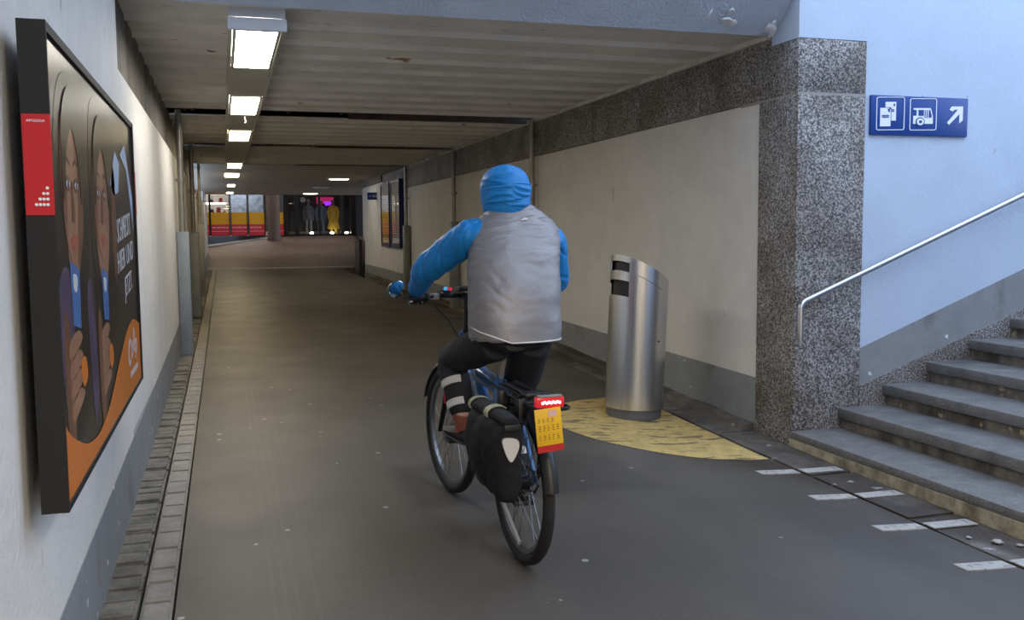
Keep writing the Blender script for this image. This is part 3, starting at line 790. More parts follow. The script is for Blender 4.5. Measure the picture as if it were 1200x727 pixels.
# ------------------------------------------------------------------ floor markings
mb = MB()
CX, CY, CR = 3.42, 6.46, 1.10
rings = []
for k in range(41):
    a = radians(100 + (262 - 100) * k / 40)
    rings.append([(lerp(3.435, x_, u), lerp(y0_, y_, u), fz(lerp(3.435, x_, u), lerp(y0_, y_, u)) + .0035)
                  for x_, y_, y0_ in [(min(3.435, CX + CR * cos(a)), CY + CR * sin(a), CY + CR * sin(a))] for u in [j / 12 for j in range(13)]])
mb.loft(rings, cap=False, closed=False)
structure(mb.build('floor_yellow_zone', M['yellow_paint'], fixn=True))
for i, y in enumerate((5.05, 4.49, 3.93, 3.36)):
    t = empty('tactile_marking', (3.45, y, fz(3.45, y)), 0,
              ['white floor dash nearest the corner pier and yellow patch', 'white floor dash second from the corner pier', 'white floor dash third from the corner pier', 'white floor dash closest to the viewer at the lower right'][i],
              'floor marking', 'white dashes in front of the stairs')
    for (xa, xb) in ((3.17, 3.435), (3.475, 3.74)):
        z = lambda x: fz(x, y) - fz(3.45, y)
        mb = MB(); sk = -.05
        up = .004 if xb < 3.45 else .003
        co = []
        for dy in (-.045, .045):
            for x in (xa, xb): co.append((x - 3.45, dy + (x - 3.45) * -.06, z(x) + up))
        co += [(c[0], c[1], c[2] - .006) for c in co]
        mb.faces(co, [(0, 1, 3, 2), (4, 6, 7, 5), (0, 4, 5, 1), (1, 5, 7, 3), (3, 7, 6, 2), (2, 6, 4, 0)])
        mb.build('paint_bar', M['white_mark'], t)
for (x, y, r, lab) in ((3.62, 3.62, .026, 'crumpled white paper scrap in the gutter in front of the stairs'), (3.69, 3.55, .016, 'small pale paper scrap in the stair gutter, right of the larger scrap'),
                  (3.54, 3.72, .013, 'tiny pale scrap in the stair gutter, left of the larger scrap')):
    mb = MB(); t_ = bmesh.new(); bmesh.ops.create_icosphere(t_, subdivisions=2, radius=r)
    for v in t_.verts: v.co *= 1 + .7 * noise.noise(v.co * 70 + Vector((x, y, 0))); v.co.z *= .3
    mb.add(t_, smooth=False); tag(mb.build('paper_scrap', M['litter'], None, (x, y, fz(x, y) + r * .2)), lab, 'litter')

# ------------------------------------------------------------------ rubbish bin
BX, BY = 3.10, 6.80
t = empty('rubbish_bin', (BX, BY, fz(BX, BY) + .004), 0, 'round brushed steel rubbish bin with slanted top on the yellow patch', 'bin', rot=(0, radians(2.6), 0))
BR = .232; TH0 = radians(195)       # the high side, towards the passage
def btop(a): return 1.165 + .12 * cos(a - TH0)
NA = 72
def shell(r, z0f, z1f, a0, a1, thick, holes=(), nz=40):
    """open cylinder wall between angles, cells inside holes left out, with inner face"""
    mb = MB(); na = max(2, int(NA * (a1 - a0) / (2 * pi))); full = abs(a1 - a0 - 2 * pi) < 1e-6
    g = {}
    def V(i, j, inn):
        if full: i %= na
        k = (i, j, inn)
        if k not in g:
            a = a0 + (a1 - a0) * i / na; z = lerp(z0f(a), z1f(a), j / nz); rr = r - (thick if inn else 0)
            g[k] = mb.bm.verts.new((rr * cos(a), rr * sin(a), z))
        return g[k]
    def solid(i, j):
        if j < 0 or j >= nz: return False
        if full: i %= na
        elif i < 0 or i >= na: return False
        a = a0 + (a1 - a0) * (i + .5) / na; z = lerp(z0f(a), z1f(a), (j + .5) / nz)
        for (c, w, za, zb) in holes:
            d = (a - c + pi) % (2 * pi) - pi
            if abs(d) < w and za(a) < z < zb(a): return False
        return True
    for i in range(na):
        for j in range(nz):
            if not solid(i, j): continue
            f = mb.bm.faces.new((V(i, j, 0), V(i + 1, j, 0), V(i + 1, j + 1, 0), V(i, j + 1, 0))); f.smooth = True
            f = mb.bm.faces.new((V(i, j, 1), V(i, j + 1, 1), V(i + 1, j + 1, 1), V(i + 1, j, 1))); f.smooth = True
            for (di, dj, p, q) in ((-1, 0, (i, j), (i, j + 1)), (1, 0, (i + 1, j + 1), (i + 1, j)), (0, -1, (i + 1, j), (i, j)), (0, 1, (i, j + 1), (i + 1, j + 1))):
                if not solid(i + di, j + dj):
                    mb.bm.faces.new((V(*p, 0), V(*q, 0), V(*q, 1), V(*p, 1)))
    return mb
HA = radians(197)                   # openings look left, along the passage
mouth = (HA, radians(58), lambda a: lerp(.075, btop(a), .74), lambda a: lerp(.075, btop(a), .845))
ash = (HA, radians(29), lambda a: lerp(.075, btop(a), .90), lambda a: lerp(.075, btop(a), .957))
shell(BR, lambda a: .075, btop, 0, 2 * pi, .006, [mouth, ash], 100).build('body', M['steel'], t, fixn=False)
mb = MB(); mb.tube([(0, 0, 0), (0, 0, .075)], BR - .012, 48); mb.build('plinth', M['bin_base'], t)
shell(BR - .03, lambda a: .08, lambda a: btop(a) - .06, 0, 2 * pi, .004, [], 4).build('liner', M['black'], t, fixn=False)
mb = MB(); mb.loft([[(BR * .985 * cos(2 * pi * k / NA), BR * .985 * sin(2 * pi * k / NA), btop(2 * pi * k / NA) - dz) for k in range(NA)] for dz in (.022, .012)], smooth=False)
mb.build('lid', M['steel'], t)
shell(BR + .004, lambda a: .09, lambda a: btop(a) - .125, radians(226), radians(292), .006, [], 6).build('door', M['steel'], t, fixn=False)
mb = MB()                                                                         # seam line below the lid band
mb.tube([((BR + .001) * cos(a), (BR + .001) * sin(a), btop(a) - .118) for a in [radians(200 + 95 * k / 24) for k in range(25)]], .0022, 6); mb.build('seam', M['bin_base'], t)
mb = MB(); mb.box(-.20, -.06, -.12, .02, 1.150, 1.156); mb.build('ash_tray', M['steel_dull'], t)
mb = MB()
mb.cyl(((BR + .003) * cos(radians(291)), (BR + .003) * sin(radians(291)), .62), ((BR + .008) * cos(radians(291)), (BR + .008) * sin(radians(291)), .62), .007, 10); mb.build('lock', M['black'], t)

# ------------------------------------------------------------------ timetable cases and small overhead sign
for (y0, y1, paper, lab) in ((20.42, 21.55, 'tt_white', 'glazed timetable case with a white sheet, the nearer of the two on the right wall'),
                             (21.75, 22.95, 'tt_yellow', 'glazed timetable case with a yellow sheet, the farther of the two on the right wall')):
    t = empty('timetable_case', (RX + .012, (y0 + y1) / 2, 1.07), 0, lab, 'display case', 'timetable cases'); w = (y1 - y0) / 2; H = 1.52
    mb = MB(); d = .11
    mb.box(-d, 0, -w, -w + .07, 0, H).box(-d, 0, w - .07, w, 0, H).box(-d, 0, -w + .07, w - .07, 0, .10).box(-d, 0, -w + .07, w - .07, H - .06, H)
    mb.build('case_frame', M['case_blue'], t)
    mb = MB(); mb.mi = 0; mb.box(-.086, -.076, -w + .07, w - .07, .10, H - .06)
    mb.mi = 1
    for k in range(22): 
        z = .18 + .052 * k
        for c in range(3):
            ya = -w + .12 + c * (2 * w - .24) / 3; mb.box(-.088, -.086, ya, ya + (2 * w - .24) / 3 * random.uniform(.55, .85), z, z + .016)
    mb.mi = 2; mb.box(-.089, -.086, -w + .07, w - .07, H - .28, H - .06)
    mb.build('timetable_sheet', [M[paper], M['tt_ink'], M['tt_white']], t)
    mb = MB(); mb.box(-.100, -.096, -w + .07, w - .07, .10, H - .06); mb.build('glass_pane', M['case_glass'], t)
t = empty('overhead_sign', (3.86, 24.2, 2.25), 0, 'small dark blue sign sticking out of the right wall beyond the timetable cases', 'sign')
mb = MB(); mb.box(-.29, .0, -.03, .03, 0, .19, .004); mb.build('panel', M['sign_blue'], t)
mb = MB(); mb.prism([(-.26, .095), (-.225, .125), (-.225, .105), (-.18, .105), (-.18, .085), (-.225, .085), (-.225, .065)], 'y', -.033, -.029)
mb.box(-.15, -.10, -.033, -.029, .065, .125).box(-.08, -.03, -.033, -.029, .065, .125); mb.build('pictograms', M['shelf'], t)

# ------------------------------------------------------------------ far end: wall corner, parapet, hall, shops
mb = MB()                                                                         # rounded end of the right wall, bending away
path = [(3.815, 23.2), (3.815, 26.2)] + [(3.815 + 2.5 * (1 - cos(a)) * .25, 26.2 + 2.4 * sin(a)) for a in [radians(q) for q in (15, 30, 45, 60, 75, 90)]] + [(5.1, 29.4), (9, 30.0)]
for z0, z1, off, m, nm in ((.2, 2.66, 0, 'wall_paint', 'wall_far_right'), (-.1, .52, .012, 'dado', 'baseboard_far'), (2.66, CZ, .05, 'granite_dark', 'trim_11')):
    mb = MB(); rings = []
    for (x, y) in path: rings.append([(x - off, y - off, z0), (x + .4, y + .25, z0), (x + .4, y + .25, z1), (x - off, y - off, z1)])
    mb.loft(rings, smooth=False); structure(mb.build(nm, M[m]))
mb = MB()                                                                         # dark parapet beside the ramp
rings = []
for (x, y, zt) in ((3.66, 26.6, 1.20), (3.72, 27.6, 1.24), (3.86, 29.0, 1.27), (4.10, 30.6, 1.28)):
    rings.append([(x, y, fz(x, y) - .05), (x + .10, y, fz(x, y) - .05), (x + .10, y, zt), (x, y, zt)])
mb.loft(rings, smooth=False); structure(mb.build('wall_parapet', M['mull']))
mb = MB()
for k in range(62): x = -1.0 + k * .08; mb.box(x, x + .05, 29.95, 30.12, fz(x, 30) - .02, fz(x, 30) + .030)
structure(mb.build('trim_12', M['pale_stone']))                                   # ribbed pale strip at foot of the ramp
# pale edge strip and dark plinth under the left shop windows
mb = MB(); rings = []
for (x, y) in ((-.95, 36.0), (1.75, 39.2)): 
    z = fz(x, y); rings.append([(x, y, z - .02), (x, y + .12, z - .02), (x, y + .12, z + .06), (x, y, z + .06)])
mb.loft(rings, smooth=False); structure(mb.build('trim_13', M['pale_stone']))
mb = MB(); mb.prism([(-1.6, 36.0), (-.95, 36.1), (1.78, 39.3), (1.78, 40.1), (-1.6, 40.1)], 'z', .3, 1.30); structure(mb.build('wall_plinth', M['mull']))
mb = MB(); mb.box(-8, -1.0, 39.9, 40.3, .5, 4.2).box(5.35, 12, 39.6, 40.3, .5, 4.2).box(-1.2, 12, 39.9, 40.3, 3.35, 4.2); structure(mb.build('wall_hall', M['mull']))
mb = MB(); mb.box(-8, 12, 36, 44, 4.1, 4.3); structure(mb.build('ceiling_hall', M['ceil_smooth']))
mb = MB(); mb.box(-.6, -.56, 33, 36, .3, 2.9).box(-8, -.6, 32.9, 36.2, .3, 2.9); structure(mb.build('wall_left_far', M['wall_paint']))
t = empty('hall_column', (1.93, 38.3, fz(1.9, 38.3)), 0, 'plain rendered column standing between the two shop fronts at the far end', 'column')
mb = MB(); mb.tube([(0, 0, -.02), (0, 0, 2.95)], .245, 24); mb.build('shaft', M['column'], t)
mb = MB(); mb.tube([(0, 0, -.02), (0, 0, .12)], .27, 24); mb.build('foot', M['column'], t)

# left shop windows with yellow and red film
for (x, y, sx, e) in ((.4, 41.4, 2.4, 90), (3.9, 41.3, 2.2, 12)):
    la = bpy.data.lights.new('shop_light', 'AREA'); la.shape = 'RECTANGLE'; la.size = sx; la.size_y = .8; la.energy = e; la.color = (1, .95, .88)
    lo = bpy.data.objects.new('shop_light', la); COL.objects.link(lo); lo.location = (x, y, 3.9)
la = bpy.data.lights.new('hall_light', 'AREA'); la.shape = 'RECTANGLE'; la.size = 6; la.size_y = 1; la.energy = 40; la.color = (1, .80, .62)
lo = bpy.data.objects.new('hall_light', la); COL.objects.link(lo); lo.location = (2.2, 37.6, 4.05)
def window_pane(n, x0, x1, y=40.0, z0=1.32, z1=3.3, film=True):
    w = structure(MB().box(x0 - .04, x0, y - .06, y + .06, z0, z1).box(x1, x1 + .04, y - .06, y + .06, z0, z1).box(x0, x1, y - .06, y + .06, z0 - .06, z0)
                  .box(x0, x1, y - .06, y + .06, z1, z1 + .06).build('window_%d' % n, M['mull']))
    MB().box(x0, x1, y - .006, y, z0, z1).build('pane', M['glass'], w)
    if film:
        MB().box(x0, x1, y - .012, y - .007, 1.77, 2.26).build('yellow_film', M['film_y'], w)
        mb = MB(); mb.mi = 0; mb.box(x0, x1, y - .012, y - .007, z0, 1.77); mb.mi = 1
        x = x0 + .03
        while x < x1 - .1:
            l = random.uniform(.06, .16); mb.box(x, min(x + l, x1 - .02), y - .016, y - .012, 1.615, 1.67); x += l + .03
        mb.box(x0, x1, y - .016, y - .012, 1.48, 1.50)
        mb.build('red_film', [M['film_r'], M['film_w']], w)
    return w
for n_, (a, b) in enumerate(((-.93, -.53), (-.45, .25), (.34, .95), (1.04, 1.64), (2.04, 2.41))): window_pane(n_ + 1, a, b)
mb = MB(); mb.box(-1.2, 2.45, 42.8, 42.9, .9, 4.0); mb.mi = 1; mb.box(.30, 1.70, 42.2, 42.3, 1.3, 3.6)
structure(mb.build('wall_shop', [M['shop_back'], M['shop_blue']]))
structure(MB().box(-1.4, 12, 40.1, 43, 1.2, 1.28).build('floor_shop', M['hall_floor']))
structure(MB().box(2.42, 2.50, 40.05, 42.9, .9, 4.0).box(6.2, 6.3, 40.05, 42.9, .9, 4.0).box(2.5, 6.2, 42.8, 42.9, .9, 4.0).build('wall_shop_inner', M['mull']))
t = empty('shop_shelf', (-.3, 41.2, 1.28), 0, 'brightly lit shop shelving behind the left shop windows', 'shelf')
mb = MB()
for z in (.45, .95, 1.35, 1.75): mb.box(-.8, .6, 0, .35, z, z + .04)
for x in (-.8, -.1, .56): mb.box(x, x + .04, .3, .36, 0, 2.1)
mb.build('shelf_boards', M['shelf'], t)
for z in (1.35, 1.75, 2.1): MB().box(-.8, .45, -.02, .0, z - .015, z + .055).build('shelf_light', M['lit_strip'], t)
for k, (x, z, w_, h_) in enumerate(((-.95, 2.28, .25, .16), (-.65, 2.28, .14, .30), (-.42, 2.28, .2, .14), (-.15, 2.28, .22, .22), (.10, 2.28, .14, .10), (-.80, 2.69, .2, .18), (-.45, 2.69, .25, .14), (-.05, 2.69, .2, .2))):
    mb = MB(); mb.tube([(x, 41.28, z), (x, 41.28, z + h_ * .7), (x, 41.28, z + h_)], [w_ * .38, w_ * .42, w_ * .2], 10)
    tag(mb.build('shop_jar', M['goods'][k % 4]), ['low brown jar at the far left of the lower lit shop shelf', 'tall cream jar second along the lower lit shop shelf', 'low black jar third along the lower lit shop shelf', 'red jar fourth along the lower lit shop shelf',
        'small brown jar at the right end of the lower lit shop shelf', 'cream jar at the left end of the upper lit shop shelf', 'black jar in the middle of the upper lit shop shelf', 'red jar at the right end of the upper lit shop shelf'][k], 'jar', 'goods on the lit shop shelf')
# black fashion shop front on the right
def black_front():
    mb = MB()
    for a, b in ((2.42, 2.60), (2.86, 3.04), (3.83, 3.92), (4.75, 4.90), (5.16, 5.6)): mb.box(a, b, 39.9, 40.05, 1.28, 3.35)
    mb.box(2.42, 5.6, 39.9, 40.05, 2.98, 3.4); mb.box(2.42, 5.6, 39.9, 40.05, 1.22, 1.32)
    structure(mb.build('wall_shopfront', M['mull']))
    for n_, (a, b) in enumerate(((2.60, 2.86), (3.04, 3.83), (3.92, 4.75), (4.90, 5.16))):
        w = structure(MB().box(a, b, 39.93, 39.96, 1.32, 1.36).box(a, b, 39.93, 39.96, 2.94, 2.98).build('window_%d' % (n_ + 6), M['mull']))
        MB().box(a, b, 39.945, 39.95, 1.36, 2.94).build('pane', M['glass'], w)
black_front()
def dressed(name, x, y, z, h, body_m, leg_m, lab, skirt=False):
    t = empty(name, (x, y, z), 0, lab, 'mannequin', 'mannequins in the shop window')
    s = h / 1.75
    mb = MB()
    mb.ball((0, 0, 1.62 * s), (.08 * s, .095 * s, .12 * s)); mb.tube([(0, 0, 1.42 * s), (0, 0, 1.54 * s)], .05 * s, 10)
    mb.build('figure', M['mannequin'], t)
    for e in (-1, 1): MB().tube([(e * .21 * s, 0, .80 * s), (e * .22 * s, -.02, .72 * s)], [.035 * s, .02 * s], 8).build('hand', M['mannequin'], t)
    mb = MB()
    prof = ((1.44, .07), (1.38, .19), (1.2, .18), (1.0, .155), (.85, .19)) + (((.45, .27), (.30, .29)) if skirt else ((.78, .19),))
    mb.loft([[(r * s * cos(2 * pi * k / 16), r * .62 * s * sin(2 * pi * k / 16), z_ * s) for k in range(16)] for z_, r in prof])
    for e in (-1, 1): mb.tube([(e * .17 * s, 0, 1.36 * s), (e * .24 * s, .0, 1.1 * s), (e * .21 * s, -.03, .8 * s)], [.065 * s, .055 * s, .045 * s], 10)
    mb.build('coat' if skirt else 'top', body_m, t)
    mb = MB()
    for e in (-1, 1): mb.tube([(e * .09 * s, 0, .86 * s), (e * .10 * s, 0, .45 * s), (e * .11 * s, 0, .04 * s)], [.095 * s, .07 * s, .055 * s], 10)
    mb.build('trousers', leg_m, t)
dressed('mannequin', 4.52, 40.6, 1.28, 1.55, M['dress_y'], M['dress_y'], 'mannequin in a long mustard yellow coat in the black shop front', True)
dressed('mannequin', 4.06, 41.15, 1.28, 1.55, M['denim'], M['denim'], 'mannequin in pale blue denim beside the yellow coat')
dressed('mannequin', 3.50, 40.8, 1.28, 1.55, M['grey_cloth'], M['grey_cloth'], 'mannequin in dark grey clothes in the dim left bay of the black shop front')
mb = MB(); mb.mi = 0
hp = spline([(-.17, .10), (.0, .13), (.15, .09), (.19, -.02), (.08, -.10), (.02, -.06), (-.06, -.13), (-.12, -.02)], 4)
mb.prism([(4.25 + p[0] * .8, 2.62 + p[1] * .75) for p in hp], 'y', 40.30, 40.33); tag(mb.build('neon_light', M['neon']), 'glowing purple light in the window above the mannequins', 'light')
tag(MB().box(3.95, 4.7, 41.9, 41.93, 2.66, 2.95).build('wall_banner', M['pink']), 'magenta banner across the back of the mannequin window', 'banner')
tag(MB().tube([(3.24, 40.25, 2.78), (3.24, 40.28, 2.78)], .11, 20).build('round_notice', M['reflect']), 'pale round notice in the dim left bay of the black shop front', 'notice')
for i, (x, y) in enumerate(((3.58, 40.35), (4.42, 40.30), (5.04, 40.35))):
    t = empty('floor_spotlight', (x, y, 1.28), 0, ['small bright spotlight on the floor of the dim left shop bay', 'small bright spotlight at the feet of the yellow-coated mannequin', 'small bright spotlight in the narrow right bay of the black shop front'][i], 'lamp', 'shop floor spotlights')
    mb = MB(); mb.tube([(0, 0, 0), (0, 0, .06)], [.06, .05], 12); mb.build('housing', M['black'], t)
    mb = MB(); mb.ball((0, 0, .10), (.075, .06, .05)); mb.build('bulb', M['floor_lamp'], t)

# ------------------------------------------------------------------ bicycle
BIKE = empty('bicycle', (1.208, 3.813, fz(1.208, 3.813)), radians(2.5), 'black and blue electric bicycle ridden by the person in the blue hood', 'bicycle')
SLOPE = .012
WR = .348
def wheel(s, z, name, steer=0.):
    w = empty(name, (0, s, z), steer); w.parent = BIKE
    n = 56; P = lambda r: [(0, r * cos(2 * pi * k / n), r * sin(2 * pi * k / n)) for k in range(n)]
    MB().tube(P(WR - .026), .026, 10, loop=True).build('tyre', M['tyre'], w)
    mb = MB(); rr = [(WR - .050, -.014), (WR - .050, .014), (WR - .070, .009), (WR - .070, -.009)]
    mb.loft([[(b, a * cos(2 * pi * k / n), a * sin(2 * pi * k / n)) for a, b in rr] for k in range(n)], loop=True, smooth=False); mb.build('rim', M['rim'], w)
    mb = MB()
    for k in range(32):
        a = 2 * pi * k / 32; e = 1 if k % 2 else -1; b = a + (.35 if k % 4 < 2 else -.35)
        mb.tube([(e * .030, .028 * cos(b), .028 * sin(b)), (0, (WR - .068) * cos(a), (WR - .068) * sin(a))], .0016, 5)
    mb.build('spokes', M['spoke'], w)
    mb = MB(); mb.tube([(-.055, 0, 0), (-.03, 0, 0), (-.03, 0, 0), (.03, 0, 0), (.055, 0, 0)], [.012, .033, .022, .033, .012], 14)
    mb.build('hub', M['black_metal'], w)
    return w
ST = radians(6)
RZ = WR; FZ = WR + SLOPE * 1.12 + .004
wheel(0, RZ, 'rear_wheel'); wheel(1.12, FZ, 'front_wheel', ST)
def bpart(name, mb, m, parent=BIKE, **k): return mb.build(name, m, parent, **k)
BB = Vector((0, .455, .30)); SEAT = Vector((0, .27, .80)); HEADT = Vector((0, .845, .93)); HEADB = Vector((0, .905, .76))
mb = MB()
mb.tube([BB, SEAT], [.022, .019], 12)
mb.tube([SEAT + Vector((0, .02, -.07)), (0, .55, .745), HEADT + Vector((0, -.01, -.06))], [.036, .040, .034], 14)
mb.tube([BB + (SEAT - BB) * .45, (0, .47, .60), (0, .62, .70)], [.03, .034, .03], 12)
mb.tube([HEADB + Vector((0, .0, .02)), BB], [.036, .040], 12)
mb.tube([HEADB, HEADT], .026, 12)
for e in (-1, 1):
    mb.tube([(e * .03, .43, .30), (e * .062, .2, .325), (e * .068, 0, RZ)], [.014, .012, .011], 8)
    mb.tube([(e * .02, .28, .76), (e * .060, .14, .57), (e * .068, 0, RZ)], [.011, .010, .010], 8)
bpart('frame', mb, M['blue_frame'])
mb = MB(); mb.tube([BB + Vector((0, .06, .12)), HEADB + Vector((0, -.09, -.07))], .045, 10, squash=(.9, 1.1)); bpart('battery', mb, M['black'])
mb = MB(); mb.ball(tuple(BB), (.07, .095, .085)); bpart('motor', mb, M['black'])
# fork, turned a little with the wheel
FK = empty('fork', (0, 1.12, FZ), ST); FK.parent = BIKE
mb = MB()
mb.tube([(0, -.205, .42), (0, -.185, .375)], .022, 10); mb.box(-.075, .075, -.205, -.155, .355, .395, .01)
for e in (-1, 1): mb.tube([(e * .062, -.175, .38), (e * .064, -.07, .14), (e * .066, 0, 0)], [.018, .016, .012], 10)
bpart('blades', mb, M['black_metal'], FK)
mb = MB(); mb.box(-.085, -.0805, -.135, -.118, .17, .29); bpart('decal', mb, M['plate_red'], FK)
def fender(s, z, a0, a1, parent, r=WR + .022, w=.033, sy=0., y0=None):
    mb = MB(); rings = []
    for k in range(25):
        a = a0 + (a1 - a0) * k / 24
        rings.append([(x, s + rr * cos(a), z + rr * sin(a)) for x, rr in ((-w, r - .014), (-w * .6, r + .004), (0, r + .010), (w * .6, r + .004), (w, r - .014), (w * .6, r + .001), (0, r + .006), (-w * .6, r + .001))])
    mb.loft(rings); return mb
bpart('mudguard', fender(0, RZ, radians(28), radians(172), BIKE), M['black'])
bpart('mudguard', fender(0, 0, radians(20), radians(150), FK), M['black'], FK)
# saddle and post
mb = MB(); mb.tube([BB + (SEAT - BB) * .9, (0, .185, .935)], .0145, 12); bpart('seat_post', mb, M['grey_part'])
mb = MB(); rings = []
for (s, w, h, z) in ((.06, .045, .02, .965), (.085, .075, .032, .968), (.13, .08, .036, .968), (.18, .06, .032, .964), (.24, .032, .026, .962), (.30, .022, .02, .962), (.325, .012, .012, .958)):
    rings.append([(w * cos(2 * pi * k / 16), s, z - .02 + h * sin(2 * pi * k / 16) * (.8 if sin(2 * pi * k / 16) > 0 else 1.1)) for k in range(16)])
mb.loft(rings); bpart('saddle', mb, M['black'])
# handlebar assembly
HB = empty('handlebar', (.01, .84, 1.08), ST); HB.parent = BIKE
mb = MB()
mb.tube([(0, 0, -.16), (0, -.015, -.05), (0, -.01, .03)], [.02, .018, .016], 10); mb.tube([(0, -.01, .02), (0, .03, .035)], .018, 10)
mb.tube([(-.33, -.055, .035), (-.22, -.035, .045), (-.11, .02, .04), (0, .035, .035), (.11, .02, .04), (.22, -.035, .045), (.33, -.055, .035)], .0125, 10)
bpart('bar', mb, M['black_metal'], HB)
for e in (-1, 1):
    mb = MB(); mb.tube([(e * .215, -.034, .045), (e * .335, -.056, .035)], .0175, 12); bpart('grip', mb, M['black'], HB)
    mb = MB(); mb.box(e * .175 - .02, e * .175 + .02, -.03, .03, .025, .055, .005); mb.tube([(e * .19, .01, .04), (e * .21, .035, .025), (e * .31, .012, .005)], .006, 8); bpart('brake_lever', mb, M['grey_part'], HB)
    mb = MB(); mb.tube([(e * .17, .02, .03), (e * .14, .10, -.01), (e * .05, .11, -.10), (0, .09, -.2)], .004, 6); bpart('brake_cable', mb, M['black'], HB)
mb = MB(); mb.box(-.155, -.095, -.035, .015, .045, .072, .006); bpart('control_pad', mb, M['black'], HB)
mb = MB(); mb.box(-.135, -.118, -.042, -.030, .071, .088, .002); bpart('button', mb, M['led_blue'], HB)['label'] = 'blue lit button'
mb = MB(); mb.box(-.112, -.092, -.042, -.030, .069, .084, .002); bpart('button', mb, M['led_red'], HB)['label'] = 'red lit button'
for i in range(3):
    mb = MB(); mb.ball((-.185 + .018 * i, -.046, .040 + .010 * i), (.008, .005, .0035)); bpart('button', mb, M['grey_part'], HB)
mb = MB(); mb.box(-.045, .045, -.02, .05, .06, .085, .008); bpart('display', mb, M['black'], HB)
# mirror outboard of the left grip
mc = Vector((-.385, -.03, .085))
mb = MB(); mb.tube([(-.33, -.055, .035), (-.35, -.045, .04), mc + Vector((.025, .01, -.01))], .006, 8); bpart('mirror_stem', mb, M['black'], HB)
MR = Matrix.Translation(mc) @ Matrix.Rotation(radians(23), 4, 'Z') @ Matrix.Rotation(radians(-4), 4, 'X') @ Matrix.Rotation(radians(-28), 4, 'Y')
def oval(mb, y0, y1, rx, rz, m=MR):
    mb.loft([[m @ Vector((rx * f * cos(2 * pi * k / 24), y, rz * f * sin(2 * pi * k / 24))) for k in range(24)] for y, f in ((y0, 1), (y1, .82))], smooth=True); return mb
bpart('mirror_shell', oval(MB(), -.004, .022, .058, .040), M['black'], HB)
bpart('mirror_glass', oval(MB(), -.0045, -.0055, .054, .036), M['mirror'], HB)
# cranks, pedals, chain guard
CA = radians(58)
for e, a in ((-1, CA), (1, CA + pi)):
    px, ps, pz = e * .085, BB.y + .17 * cos(a), BB.z + .17 * sin(a)
    mb = MB(); mb.tube([(e * .075, BB.y, BB.z), (px, ps, pz)], [.016, .012], 8); bpart('crank', mb, M['black_metal'])
    mb = MB(); mb.box(e * .085 if e > 0 else -.185, .185 if e > 0 else -.085, ps - .045, ps + .045, pz - .012, pz + .012, .004); bpart('pedal', mb, M['black'])
mb = MB(); mb.tube([(.062, BB.y, BB.z), (.068, BB.y, BB.z)], .085, 28); bpart('chainring', mb, M['black_metal'])
mb = MB(); mb.tube([(.065, BB.y, BB.z + .085), (.062, 0, RZ + .045), (.062, -.045, RZ), (.062, 0, RZ - .045), (.065, BB.y, BB.z - .085)], .006, 6); bpart('chain', mb, M['black_metal'])
mb = MB(); mb.tube([(-.075, .06, .29), (-.085, -.02, .26), (-.10, -.24, .17)], [.011, .010, .009], 8); bpart('kickstand', mb, M['grey_part'])
# luggage rack
RK = empty('luggage_rack', (0, 0, .745)); RK.parent = BIKE
mb = MB()
mb.tube([(-.065, .22, .015), (-.07, .1, .012), (-.07, -.36, 0), (-.05, -.385, 0), (.05, -.385, 0), (.07, -.36, 0), (.07, .1, .012), (.065, .22, .015)], .008, 8)
for x in (-.03, .03): mb.tube([(x, .2, .014), (x, -.38, .0)], .006, 8)
for s in (.05, -.1, -.25): mb.tube([(-.07, s, .005), (.07, s, .005)], .006, 8)
bpart('deck', mb, M['black_metal'], RK)
for e in (-1, 1):
    mb = MB(); mb.tube([(e * .07, -.05, .0), (e * .082, -.01, -.2), (e * .075, 0, -.39)], .007, 8); mb.tube([(e * .07, -.28, .0), (e * .082, -.13, -.2), (e * .078, -.01, -.37)], .007, 8)
    bpart('stay', mb, M['black_metal'], RK)
mb = MB(); mb.tube([(-.02, .16, .025), (-.02, -.37, .017)], .010, 8); mb.tube([(.035, .16, .025), (.035, -.37, .017)], .010, 8); mb.box(-.05, .06, -.20, -.12, .012, .035, .006); bpart('spring_clamp', mb, M['black'], RK)
# tail lamp and number plate
LS = -.385
mb = MB(); mb.box(-.085, .035, LS - .022, LS + .01, .757, .800, .008); bpart('tail_light', mb, M['red_lens'])
tl = bpy.data.objects['tail_light']
mb = MB()
for k in range(9): mb.box(-.063 + .009 * k + .0, -.056 + .009 * k, LS - .026, LS - .02, .772 + .003 * (k % 2), .782 + .003 * (k % 2))
mb.build('led_row', M['red_led'], tl)
mb = MB(); mb.box(-.075, .025, LS - .024, LS + .005, .799, .806, .002); mb.build('housing', M['grey_part'], tl)
PL = empty('number_plate', (-.030, -.415, .612), 0, rot=(radians(-3), radians(-4), 0)); PL.parent = BIKE
mb = MB(); mb.box(-.055, .055, -.003, .003, 0, .145, .001); bpart('plate', mb, M['plate'], PL)
mb = MB()
rp = random.Random(4)
for (z, n_, w_, h_) in ((.022, 5, .012, .024), (.058, 5, .012, .026), (.092, 4, .012, .018)):
    for k in range(n_):
        x = -.043 + k * .0185 + rp.uniform(-.001, .001)
        for q in range(3):
            mb.box(x, x + w_ * rp.uniform(.35, .8), -.0042, -.003, z + h_ * q / 3, z + h_ * (q + .45) / 3)
bpart('stamping', mb, M['plate_mark'], PL)
mb = MB(); mb.box(.000, .036, -.0042, -.003, .112, .136); bpart('pale_sticker', mb, M['plate_pale'], PL)
mb = MB(); mb.box(-.055, .055, -.003, .003, -.026, -.001); bpart('red_strip', mb, M['plate_red'], PL)
mb = MB(); mb.box(-.03, .03, .004, .03, .02, .15); bpart('bracket', mb, M['black'], PL)

